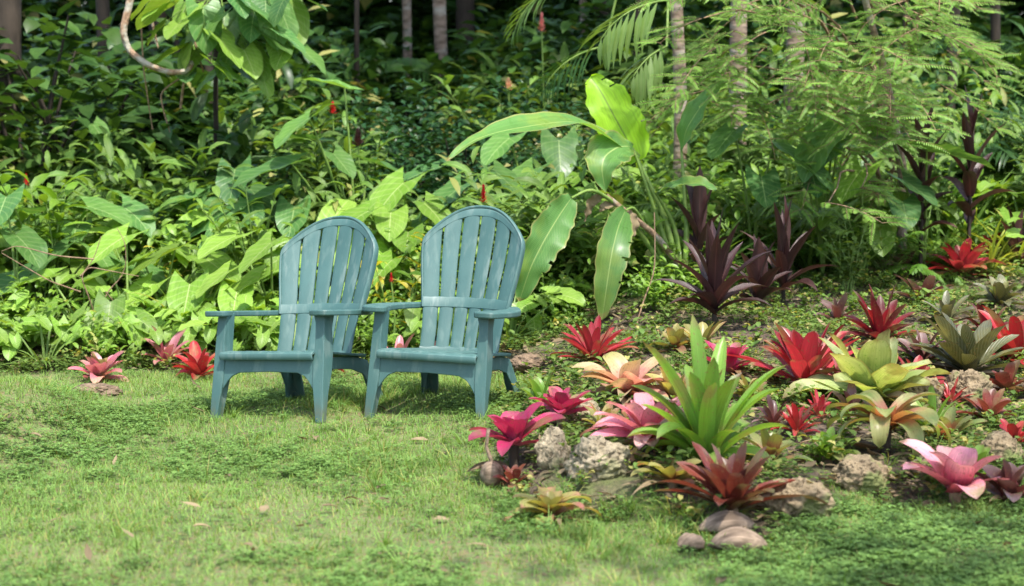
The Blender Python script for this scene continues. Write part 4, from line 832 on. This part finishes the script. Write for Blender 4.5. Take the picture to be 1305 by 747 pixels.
# ---------------------------------------------------------------- single plants of the thicket
rng = np.random.default_rng(111)
TH = [  # kind, photo column, distance, scale, material, name, category, label
 ('straps', 185, 12.6, 1.3, 'strap', 'strap_leaf_plant', 'plant', "strap leaved plant with long upright blades below the looping vine"),
 ('straps', 1262, 12.0, .95, 'varieg', 'dracaena', 'plant', "yellow edged dracaena with narrow leaves at the right edge"),
 ('straps', 1298, 12.2, 1.1, 'varieg', 'dracaena', 'plant', "pale striped dracaena cut by the right edge above the red bromeliads"),
 ('straps', 1245, 12.9, .9, 'varieg', 'dracaena', 'plant', "small yellow striped dracaena behind its taller neighbours at the right"),
 ('gingerbig', 60, 11.9, .9, 'weed', 'ginger_plant', 'plant', "leafy ginger with glossy upright stems at the left, under the dark forest"),
 ('ginger', 90, 12.4, 1.2, 'ginger', 'ginger_plant', 'plant', "slender ginger with a dark red bud at the far left"),
 ('ginger', 322, 11.8, 1.0, 'ginger', 'ginger_plant', 'plant', "ginger with whorled leaves just left of the left chair's arch"),
 ('gingerbig', 452, 13.2, .95, 'ginger', 'ginger_plant', 'plant', "broad leaved ginger with deep red cones behind the elephant ear"),
 ('gingerbig', 640, 14.5, .9, 'ginger', 'ginger_plant', 'plant', "tall torch ginger with a pink flower in the dark shrubs"),
 ('ginger', 612, 11.4, .9, 'ginger', 'ginger_plant', 'plant', "red flowering ginger right behind the right chair's top"),
 ('ginger', 690, 11.5, .75, 'weed', 'ginger_plant', 'plant', "bright weedy ginger between the right chair and the hanging banana leaf"),
 ('ginger', 728, 11.6, .8, 'ginger', 'ginger_plant', 'plant', "narrow leaved ginger under the hanging banana leaf"),
 ('fern', 335, 10.95, .85, 'fern', 'fern', 'fern', "yellow green fern seen through the left chair's armrest"),
 ('fern', 905, 12.0, 1.1, 'fern', 'fern', 'fern', "arching fern behind the purple cordylines"),
 ('fernbig', 1070, 12.2, .8, 'fern', 'fern', 'fern', "large fern below the feathery branches at the right"),
 ('fernbig', 1130, 11.9, .7, 'fern', 'fern', 'fern', "light green fern at the foot of the feathery tree"),
 ('palmlow', 925, 12.2, .75, 'palm', 'young_palm', 'palm', "young palm with drooping narrow leaflets between the banana plant and the trunks"),
 ('palmlow', 1005, 12.3, .8, 'palm', 'young_palm', 'palm', "young palm fanning out behind the dark purple cordyline"),
 ('palmlow', 835, 12.6, .75, 'palm', 'young_palm', 'palm', "small palm with dark fronds behind the banana stalks"),
 ('weedbig', 1100, 11.9, .8, 'weed', 'leafy_bush', 'bush', "leafy bush on the slope above the dark red bromeliad"),
 ('weed', 1080, 11.3, 1.1, 'cover', 'leafy_bush', 'bush', "low yellow flowering bush right of the broad purple cordyline"),
 ('weedbig', 470, 11.1, .6, 'weed', 'leafy_bush', 'bush', "weedy bush filling the gap between the chairs"),
 ('weedbig', 640, 11.1, .6, 'weed', 'leafy_bush', 'bush', "weedy bush beside the right chair's rear leg"),
 ('weedbig', 10, 11.3, .6, 'weed', 'leafy_bush', 'bush', "leafy bush above the red bromeliad at the left edge"),
 ('dark', 590, 14.0, 1.25, 'darkleaf', 'dark_shrub', 'shrub', "bluish dark shrub with small leaves in front of the thicker far trunk"),
 ('dark', 690, 14.2, 1.2, 'darkleaf', 'dark_shrub', 'shrub', "bluish dark shrub under the pink torch flower"),
 ('dark', 505, 14.4, 1.1, 'darkleaf', 'dark_shrub', 'shrub', "dark small leaved shrub in front of the thin far trunk"),
 ('dark', 330, 13.2, 1.0, 'darkleaf', 'dark_shrub', 'shrub', "dark glossy shrub below the big hanging vine leaves"),
 ('bush', 40, 14.0, 2.4, 'forest', 'broadleaf_bush', 'bush', "tall broadleaf bush towering at the upper left corner"),
 ('bush', 110, 14.4, 2.5, 'forest', 'broadleaf_bush', 'bush', "tall broadleaf bush left of the looping vine"),
 ('bush', 215, 14.6, 1.6, 'forest', 'broadleaf_bush', 'bush', "broadleaf bush in the shadow under the looping vine"),
]
for kind, px, d, sc, mt, nm, ct, lab in TH:
    src = PX[kind][rng.integers(0, len(PX[kind]))]
    plant(nm, gp(px, d), src, mt, 'stem' if mt not in ('forest', 'darkleaf') else 'barkdark', lab, ct, rz=U(0, 6), sc=sc)
# croton with yellow leaves between the chairs
for px, d, sc, lab in ((512, 11.2, 1., "yellow and pink croton between the two chair backs"), (212, 11.9, .6, "small orange tinged croton in the weeds left of the chairs")):
    plant('croton', gp(px, d), p_ginger(5, .72, .17, .035, 'lance', 9, .5), 'croton', 'stem', lab, 'croton', sc=sc)
# flowers: blossoms on their own stalks
def flower(px, py, d, mat, label, h=.06, r=.018, n=26):
    b = gp(px, d); t = W(px, py, d); root = empty('ginger_flower', tuple(b), 0, label, 'flower')
    s = MB(); s.tube([(0, 0, 0), (.02, 0, (t[2] - b[2]) * .5), tuple(t - b)], [.007, .006, .005], 5); s.build('stalk', M['stem'], root)
    f = MB(); i = np.arange(n); q = i / n; a = i * 2.4; B = (t - b)[None] + np.stack([0 * q, 0 * q, h * (q - .3)], -1)
    leaves(f, B, a, .3 + 1.0 * q, r * (1.5 - .6 * q), r * .8, -.3, 3, 2, 'oval', .4, 0); f.build('blossom', M[mat], root)
flower(616, 252, 11.3, 'flowerred', "slender red ginger blossom above the right chair's back", .10, .022, 34)
flower(457, 182, 13.0, 'cord', "deep red cone shaped flower behind the elephant ear", .10, .045, 30)
flower(425, 142, 13.2, 'flowerred', "small red flower cone left of the deep red one", .07, .03, 20)
flower(690, 36, 15.0, 'flowerpink', "pink torch flower standing above the dark shrubs", .14, .032, 30)
flower(34, 232, 12.4, 'flowerred', "dark pink flower bud at the far left", .07, .02, 18)
flower(498, 357, 10.9, 'flowerred', "small red blossom spike between the chair backs", .05, .014, 20)
flower(690, 338, 11.2, 'flowerred', "small red blossom beside the right chair's shoulder", .04, .016, 14)
flower(648, 112, 14.6, 'cream', "white blossom cluster among the dark shrubs", .07, .04, 16)

# ---------------------------------------------------------------- trees
def trunk_tree(px, d, dia, label, lean=0., h=7., mat='bark', crown=(1.6, 1.1), nl=1500, leaf=.20, name='forest_tree', crown_z=None, cm='forest', mesh=[None], seed=0, off=(0, 0), loc=None, group='trees of the forest'):
    b = gp(px, d) if loc is None else np.array([loc[0], loc[1], float(zg(*loc))]); root = empty(name, tuple(b), 0, label, 'tree', group)
    t = np.linspace(0, 1, 16); P = np.stack([lean * h * t + .04 * np.sin(5 * t + seed), .05 * np.sin(4 * t + 2 * seed), h * t - .1], -1)
    s = MB(); s.tube(P, dia / 2 * (1 - .45 * t) * (1 + .06 * np.sin(23 * t + seed)), 12); 
    s.build('trunk', M[mat], root)
    top = P[-1]; s = MB(); ends = []
    for k in range(9):
        a = 2.4 * k + seed; e = np.array([np.cos(a), np.sin(a), .35 + .5 * (k % 3)]) * crown[0] * U(.6, .95); e[2] *= crown[1]
        st = P[-1 - (k % 5)]; mid = (st + top + e) / 2 + np.array([0, 0, .1]); s.tube([st, mid, top + e], [dia * .22, dia * .12, dia * .03], 5); ends.append(top + e)
    s.build('limbs', M[mat], root)
    n = nl; f = MB(); ends = np.array(ends + [top + np.array([0, 0, .5])]); c = ends[rng.integers(0, len(ends), n)]
    dd = rng.normal(size=(n, 3)); dd /= np.linalg.norm(dd, axis=1)[:, None]; rr = crown[0] * .62 * U(.3, 1, n)[:, None] ** .5
    B = c + dd * rr * np.array([1, 1, .75])
    leaves(f, B, np.arctan2(dd[:, 1], dd[:, 0]) + U(-1, 1, n), U(-.8, .4, n), leaf * U(.6, 1.2, n), leaf * .42 * U(.8, 1.2, n), U(.1, .8, n), 3, 2, 'oval', .2, U(-.5, .5, n))
    f.build('crown', M[cm], root)
    return root
rng = np.random.default_rng(131)
trunk_tree(515, 18.5, .10, "thin pale trunk at the top beside the thicker one", 0, crown=(2.6, 1.), nl=2200, leaf=.26, h=6.5, seed=1)
trunk_tree(561, 18.0, .135, "thicker mottled trunk at the top centre left", .0, crown=(2.6, 1.), nl=2200, leaf=.26, h=6.5, seed=2)
trunk_tree(746, 19.0, .085, "slender pale trunk far off near the top centre", .0, crown=(2.6, 1.), nl=2200, leaf=.26, h=6.5, seed=3)
trunk_tree(948, 14.2, .135, "brown trunk behind the right hand banana leaf", -.01, seed=4)
trunk_tree(1012, 14.8, .15, "pale brown trunk behind the feathery branches", .0, seed=5)
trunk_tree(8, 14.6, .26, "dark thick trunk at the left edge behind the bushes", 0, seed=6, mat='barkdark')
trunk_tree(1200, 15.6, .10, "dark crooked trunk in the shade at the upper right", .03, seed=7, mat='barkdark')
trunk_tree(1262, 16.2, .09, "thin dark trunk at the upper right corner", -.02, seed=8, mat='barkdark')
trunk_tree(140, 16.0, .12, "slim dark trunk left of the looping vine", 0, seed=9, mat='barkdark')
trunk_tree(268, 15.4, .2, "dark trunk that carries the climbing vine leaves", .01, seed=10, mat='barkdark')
for i in range(6):  # extra trees, added so their crowns keep sun off the thicket
    trunk_tree(0, 0, .05, "slender dark tree added to shade the thicket, its crown above the photo", 0, h=U(5.2, 6.2), loc=(-5.2 + i * 2.1 + U(-.3, .3), 16.4 + U(-.5, .5)), crown=(2.1, .9), nl=1300, leaf=.26, seed=90 + i, mat='barkdark')
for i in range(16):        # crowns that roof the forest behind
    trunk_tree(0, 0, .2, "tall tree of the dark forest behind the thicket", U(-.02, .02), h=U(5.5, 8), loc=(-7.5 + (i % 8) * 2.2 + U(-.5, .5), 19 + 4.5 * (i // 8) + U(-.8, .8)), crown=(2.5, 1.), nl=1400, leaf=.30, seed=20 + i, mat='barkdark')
for k, (lx, ly, hh_, lab) in enumerate(((4.6, 4.0, 5.2, "garden tree standing just outside the photo on the right, shading the front of the bed"), (-4.2, 5.0, 4.6, "garden tree standing just outside the photo on the left, shading the lawn edge"))):
    trunk_tree(0, 0, .22, lab, (-.32 if k == 0 else .20), h=hh_, loc=(lx, ly), crown=(1.5, .8), nl=330, leaf=.24, seed=60 + k, group='garden trees around the lawn')
# palm with the big fan of leaflets at the top
def palm(px, d, label, fr, dia=.1, h=2.6, lean=0.):
    b = gp(px, d); root = empty('palm_tree', tuple(b), 0, label, 'palm', 'palms of the thicket'); t = np.linspace(0, 1, 14)
    P = np.stack([lean * h * t + .035 * np.sin(6 * t), 0 * t, h * t - .1], -1)
    s = MB(); s.tube(P, dia / 2 * (1 - .25 * t) * (1 + .05 * (np.arange(14) % 2)), 12); s.build('trunk', M['bark'], root)
    for (bx, by, bd, az, el, L, cu, lf_, w, pr, mt) in fr:
        f, s = MB(), MB(); p = W(bx, by, bd) - b
        frond(f, s, p, az, el, L, cu, lf_, w, pr, sr=.008, down=.3, fwd=.75, droop=.6, tl=.35, face=.55)
        s.tube([P[-1], (P[-1] + p) / 2 + np.array([0, .05, .12]), p], [.012, .010, .008], 5)
        o = f.build('frond', M[mt], root); s.build('frond_rib', M['stem'], o)
palm(860, 12.8, "slim palm trunk right of the banana leaf with a pale frond of hanging leaflets", [(852, 2, 12.0, 3.5, -.1, .55, .9, .36, .046, 10, 'palm'), (848, 60, 12.0, 3.9, -.3, .36, .6, .32, .046, 7, 'palm'), (770, 60, 12.9, 3.2, -.2, .5, .9, .30, .02, 12, 'palmdark'), (722, -20, 12.6, 2.9, -.3, .5, 1.0, .26, .018, 12, 'palm'), (900, -10, 13, -.2, .2, .8, .9, .35, .035, 12, 'palm')], .095, 3.2)
# feathery leaved tree leaning in from the right
def feather_tree():
    b = gp(1150, 12.2); root = empty('feathery_tree', tuple(b), 0, "feathery leaved tree with airy light green sprays over the upper right", 'tree')
    s = MB(); top = W(1080, -60, 12.0) - b
    s.tube([(0, 0, -.1), (.0, 0, top[2] * .3), (top[0] * .3, 0, top[2] * .6), tuple(top)], [.035, .032, .026, .018], 8)
    s.build('trunk', M['bark'], root)
    s, f = MB(), MB()
    for k in range(104):
        x0, y0 = U(880, 1200), U(-90, 150)
        if k % 6 == 0: x0, y0 = U(1030, 1140), U(90, 270)
        d0 = U(11.0, 12.4)
        p0 = W(x0, y0, d0) - b; az = U(-3.0, -.1) if k % 4 else U(0, 6.28); L = U(.28, .55); el = U(-.5, .1); cu = U(.2, .8)
        t = np.linspace(0, 1, 7); pp = el - cu * t
        st = np.stack([np.cos(pp) * np.cos(az), np.cos(pp) * np.sin(az), np.sin(pp)], -1) * L / 6
        P = p0 + np.cumsum(st, 0); s.tube(P, np.linspace(.004, .0015, 7), 4)
        if k % 3 == 0:
            t0 = np.array([(P[0, 0] * .35), 0, max(.5, P[0, 2] * .85)]); tt_ = np.linspace(0, 1, 8)[:, None]
            s.tube(t0 * (1 - tt_) + P[0] * tt_ + np.array([0, 0, .16]) * np.sin(PI * tt_) + np.array([.03, .02, .01]) * np.sin(9 * tt_), np.linspace(.010, .004, 8), 5)
        for j in range(7):
            for sg in (-1, 1):
                if rng.random() < .12: continue
                frond(f, s, P[min(6, j)], az + sg * U(.5, 1.2), U(-.35, .2), U(.14, .27), U(.1, .7), .036 * U(.7, 1.15), .0092, 16, 'oval', sr=.0015, down=0, fwd=1.15, tl=.4, droop=.2, face=.55)
    s.build('branches', M['twig'], root); f.build('crown', M['feather'], root)
feather_tree()

# ---------------------------------------------------------------- vine at the upper left
vr = empty('hanging_vine', tuple(gp(200, 12.9)), 0, "bare brown woody vine hanging in a loop at the upper left", 'vine')
stalk('looping_stem', [W(178, -60, 12.9), W(172, 0, 12.9), W(160, 42, 12.8), W(168, 66, 12.8), W(192, 84, 12.7), W(218, 93, 12.7), W(240, 92, 12.75), W(248, 82, 12.8), W(242, 75, 12.9)], (.028, .026, .024, .022, .021, .02, .019, .017, .012), 'liana', vr, 10, 40)
stalk('root_strand', [W(248, -60, 13), W(250, 30, 13), W(252, 60, 12.95), W(262, 92, 13)], (.010, .010, .006), 'liana', vr)
stalk('root_strand', [W(240, 92, 12.95), W(236, 110, 12.95), W(232, 138, 13)], (.011, .010, .009), 'liana', vr)
stalk('root_strand', [W(184, 30, 13), W(186, 90, 13), W(196, 165, 13.1)], (.006, .005, .004), 'twig', vr)
stalk('root_strand', [W(232, 100, 13), W(206, 118, 13), W(210, 140, 13), W(218, 168, 13)], (.006, .006, .004), 'twig', vr)
stalk('root_strand', [W(200, -40, 13.2), W(196, 20, 13.2), W(205, 62, 13.2)], (.014, .012, .006), 'liana', vr)
b = gp(268, 13.1)
cl = empty('climbing_vine', tuple(b), 0, "climbing vine with big round hanging leaves at the top left of the photo", 'vine')
s = MB(); s.tube([(0, .3, -.05), (0, .3, 1.2), (.03, .3, 2.4), (.05, .25, 3.4)], [.02, .02, .018, .016], 6); s.build('stem', M['barkdark'], cl)
for (px, py, wp, az, el) in ((245, 8, 52, -2.6, -1.0), (222, 2, 60, 3.0, -.6), (262, 12, 62, -1.2, -1.1), (300, -8, 78, -.6, -.5), (318, 0, 62, -.9, -.9), (256, 40, 56, -2.4, -1.0), (268, 34, 52, -.6, -.5), (236, 62, 58, 3.1, -.45), (285, 52, 48, -.5, -.8), (272, 80, 44, -.6, -.5), (350, 12, 56, -1.0, -1.2), (366, 5, 66, -.8, -1.0), (340, 40, 50, -.4, -.6), (318, 62, 52, -.5, -.8), (300, 88, 40, -.3, -.5), (380, -5, 50, -.3, -.4), (215, 30, 40, 2.8, -.7), (330, 88, 44, -.6, -.9), (290, 20, 60, -1.6, -.9), (205, -5, 50, 2.9, -.6)) + tuple((U(215, 385), U(-10, 95), U(34, 52), U(-3.2, 0), U(-1.1, -.4)) for _ in range(26)):
    dd = U(12.6, 13.1); p = W(px, py, dd) - b; f = MB(); L_ = wp / FPX * dd
    leaves(f, p, az, el, L_, L_ * .82, U(.1, .5), 9, 6, 'heart', .15, U(-.3, .3), .04, 2, U(-.2, .2), lobe=.3)
    o = f.build('leaf', M['ear' if rng.random() < .5 else 'earlight'], cl)
    q = MB(); a0 = np.array([.02, .3, p[2] + U(0, .2)]); q.tube([a0, (a0 + p) / 2 + np.array([0, 0, .06]), p], [.006, .005, .004], 4); q.build('leaf_stalk', M['stem'], o)
# bare twigs at the left
tw = empty('bare_twig_bush', tuple(gp(120, 11.0)), 0, "leafless brown twigs tangled in front of the elephant ears at the left", 'twigs')
b = np.array(tw.location)
for pts in (((118, 455), (122, 410), (132, 372), (158, 350), (160, 310), (148, 290)), ((122, 415), (108, 372), (100, 352), (118, 330), (128, 300)), ((100, 352), (112, 340), (138, 345), (175, 352)), ((132, 372), (150, 395), (152, 400)), ((100, 372), (60, 358), (0, 322)), ((118, 330), (70, 326), (20, 312), (0, 320)), ((118, 395), (128, 420), (118, 440))):
    stalk('twig', [W(x, y, 11.0 + U(-.08, .08)) for x, y in pts], (.005, .0035, .002), 'twig', tw, 5, 18)
# slim bare stalks near the banana leaf
sk = empty('dry_reed', tuple(gp(812, 10.6)), 0, "thin dry stalk leaning under the hanging banana leaf", 'stalk')
stalk('stalk', [gp(812, 10.6), W(822, 380, 10.7), W(836, 345, 10.75), W(834, 270, 10.8)], (.005, .004, .003), 'twig', sk)

# ---------------------------------------------------------------- rocks, husks, coconut
def rockmat(name, c1, c2, moss):
    m, nt, pb = newmat(name); L = nt.links; tc = sN(nt, "ShaderNodeTexCoord")
    n = sN(nt, "ShaderNodeTexNoise"); n.inputs["Scale"].default_value = 18; n.inputs["Detail"].default_value = 10; n.inputs["Roughness"].default_value = .7; L.new(tc.outputs["Object"], n.inputs[0])
    v = sN(nt, "ShaderNodeTexVoronoi"); v.inputs["Scale"].default_value = 38; L.new(mixc(nt, .12, tc.outputs["Object"], n.outputs[1]), v.inputs[0])
    pit = mapr(nt, v.outputs[0], .12, .32)
    n3 = sN(nt, "ShaderNodeTexNoise"); n3.inputs["Scale"].default_value = 9; L.new(tc.outputs["Object"], n3.inputs[0])
    pit = math_(nt, 'MAXIMUM', pit, mapr(nt, n3.outputs[0], .45, .55))
    col = mixc(nt, mapr(nt, n.outputs[0], .35, .65), c1, c2)
    col = mixc(nt, pit, mixc(nt, .6, col, (.12, .08, .05)), col)
    ge = sN(nt, "ShaderNodeNewGeometry"); sz = sN(nt, "ShaderNodeSeparateXYZ"); L.new(ge.outputs["Normal"], sz.inputs[0])
    n4 = sN(nt, "ShaderNodeTexNoise"); n4.inputs["Scale"].default_value = 7; n4.inputs["Detail"].default_value = 8; L.new(tc.outputs["Object"], n4.inputs[0])
    col = mixc(nt, mapr(nt, n4.outputs[0], .52, .60, 0, moss), col, (.13, .16, .05))
    L.new(col, pb.inputs["Base Color"]); pb.inputs["Roughness"].default_value = .92; pb.inputs["Specular IOR Level"].default_value = .2
    bp = sN(nt, "ShaderNodeBump"); bp.inputs["Strength"].default_value = .9; bp.inputs["Distance"].default_value = .012
    L.new(math_(nt, 'ADD', math_(nt, 'MULTIPLY', pit, .8), n.outputs[0]), bp.inputs["Height"]); L.new(bp.outputs[0], pb.inputs["Normal"]); return m
M['rock'] = rockmat("pitted_limestone", (.21, .17, .11), (.35, .295, .20), .45); M['rockmoss'] = rockmat("mossy_limestone", (.16, .12, .07), (.28, .215, .13), .85)
M['earth'] = solidmat("reddish_earth_clod", (.10, .07, .045), (.22, .155, .10), .95, 30, .8, .012)
from mathutils import noise as mnoise
import bmesh
def rock(px, py, wpx, hpx, mat, label, seed, name='rock', cat_='rock', depth=.8, rough=.22, d=None, rz=0, flat=0.15, group='rocks of the bed edge'):
    b = at(px, py) if d is None else gp(px, d); sc = FPX / b[1]; w, h = wpx / sc, hpx / sc
    bm = bmesh.new(); bmesh.ops.create_icosphere(bm, subdivisions=6, radius=1)
    for v in bm.verts:
        p = v.co.copy(); q = p + Vector((seed * 3.1, seed * 1.7, 0))
        k = 1 + rough * mnoise.fractal(q * 1.3, 1, 2, 3) * 1.1 + rough * .35 * mnoise.fractal(q * 4, .8, 2.1, 4)
        c = mnoise.cell(q * 2.6) * .0
        k -= .16 * max(0, mnoise.noise(q * 6) - .12) + .10 * max(0, mnoise.noise(q * 13) - .1)
        v.co = Vector((p.x * k * w / 2, p.y * k * w / 2 * depth, p.z * k * h * .62 + h * .32))
    me = bpy.data.meshes.new(name); bm.to_mesh(me); bm.free(); me.materials.append(M[mat]); me.polygons.foreach_set("use_smooth", [True] * len(me.polygons))
    o = bpy.data.objects.new(name, me); COL.objects.link(o); b = b + np.array([0, w * depth * .35, 0]); b[2] = zg(b[0], b[1]) - .01; o.location = tuple(b); o.rotation_euler = (0, 0, rz)
    tag(o, label, cat_, group); return o
rock(766, 616, 84, 56, 'rock', "large pale limestone full of pits in front of the rose pink bromeliad", 1, rough=.26)
rock(706, 602, 46, 52, 'rock', "upright brownish rock between the hot pink bromeliad and the pitted one", 2, rough=.25)
rock(1024, 672, 90, 56, 'rockmoss', "broad mossy tan rock right of the dark red bronze bromeliad", 3, rough=.3)
rock(1106, 634, 76, 44, 'rockmoss', "rounded tan rock with a green tuft under the mottled bromeliad", 4)
rock(742, 540, 48, 34, 'rock', "small pale rock behind the small hot pink bromeliad", 5)
rock(1195, 618, 50, 34, 'rockmoss', "low tan rock just left of the pink star bromeliad's leaves", 6)
rock(1288, 598, 56, 40, 'rockmoss', "tan rock at the right edge above the grey maroon bromeliad", 7)
rock(1185, 520, 52, 40, 'rockmoss', "mossy stone behind the lime green bromeliad's right leaves", 8)
rock(982, 475, 34, 12, 'rockmoss', "flat stone left of the big scarlet bromeliad", 10)
rock(675, 478, 48, 20, 'earth', "reddish clod of earth behind the right chair's rear leg", 11, 'earth_clod', 'earth clod', group=None)
rock(110, 505, 70, 16, 'earth', "low brown patch of bare earth under the pale pink bromeliad at the left", 12, 'earth_clod', 'earth clod', group=None)
rock(1242, 522, 58, 50, 'rockmoss', "mossy stone with a tan top below the crossbanded bromeliad", 9, rough=.3)
def husk(px, py, wpx, hpx, rz, label, seed, tilt=0.):
    b = at(px, py); sc = FPX / b[1]; L_, w = wpx / sc, hpx / sc
    th = np.linspace(0, PI, 15); q = np.linspace(0, 2 * PI, 25)
    Rr = np.sin(th) ** 1.4
    for_ = []
    P = np.zeros((15, 25, 3))
    for i, a in enumerate(th):
        for j, c in enumerate(q):
            k = 1 + .07 * math.sin(4 * c + seed + a) + .05 * math.sin(11 * c + 2 * a) + .03 * math.sin(23 * c)
            z = math.sin(c); z = z if z > 0 else z * .35
            P[i, j] = (-math.cos(a) * L_ / 2 * (1 + .04 * math.sin(3 * c)), Rr[i] * math.cos(c) * w * .75 * k + .02 * math.sin(2 * a + seed) * L_, Rr[i] * z * w * .62 * k + .012 * math.sin(a) + .01)
    m = MB(); m.grid(P[None]); root = empty('coconut_husk', tuple(b + np.array([0, 0, .005])), rz, label, 'coconut husk', 'coconut husks in the grass'); root.rotation_euler = (0, tilt, rz)
    m.build('shell', M['husk'], root)
    s = MB(); n = 30; a = U(0, 6.28, n); leaves(s, np.stack([U(-.4, .4, n) * L_, U(-.3, .3, n) * w, U(.4, .6, n) * w], -1), U(-.3, .3, n) + PI * (a > 3), U(-.1, .5, n), L_ * .12, .0015, .5, 3, 1, 'blade', 0)
    s.build('fibres', M['dead'], root)
husk(932, 688, 78, 32, .1, "upper coconut husk in the grass below the bronze bromeliad", 1, -.05)
husk(946, 711, 78, 34, -.02, "lower and largest coconut husk, nearest the bottom of the photo", 2)
husk(884, 712, 46, 24, .75, "short coconut husk at the left of the three", 3, .2)
b = at(626, 626); cn = empty('dry_coconut', tuple(b), 0, "dry brown coconut shell lying under the hot pink bromeliad", 'coconut')
th = np.linspace(0, PI, 13); q = np.linspace(0, 2 * PI, 21); rr = .045
P = np.stack([np.outer(np.sin(th) ** 1.1, np.cos(q)) * rr * (1 + .1 * np.sin(3 * q) + .07 * np.sin(8 * q))[None], np.outer(np.sin(th) ** .9, np.sin(q)) * rr, np.repeat((-np.cos(th) * rr * 1.2)[:, None], 21, 1) + .05], -1)
s = MB(); s.grid(P[None]); s.build('shell', M['husk'], cn)
s = MB(); s.tube([(0, 0, .10), (-.02, 0, .16), (-.012, .01, .23)], [.009, .007, .008], 6); s.build('stalk', M['husk'], cn)
# single fallen leaves that can be made out on the lawn
for k, (px, py, rz, lab) in enumerate(((238, 689, .2, "curled tan leaf fallen on the lawn near the bottom left"), (30, 566, -.4, "long dry leaf fallen on the lawn at the left edge"), (405, 662, .3, "pale dry leaf fallen on the lawn below the chairs"), (480, 655, 1., "brown leaf fallen on the lawn below the right chair"), (302, 714, -.5, "small pale leaf fallen on the lawn at the very bottom"), (288, 622, 2, "shrivelled brown leaf fallen in the middle of the lawn"))):
    b = at(px, py); f = MB(); leaves(f, np.array([0, 0, .03]), 0, .15, .065, .022, .6, 6, 4, 'oval', .5, .1); o = f.build('fallen_leaf', M['dead']); o.location = tuple(b); o.rotation_euler = (0, 0, rz); tag(o, lab, 'leaf', 'dead leaves fallen on the lawn')
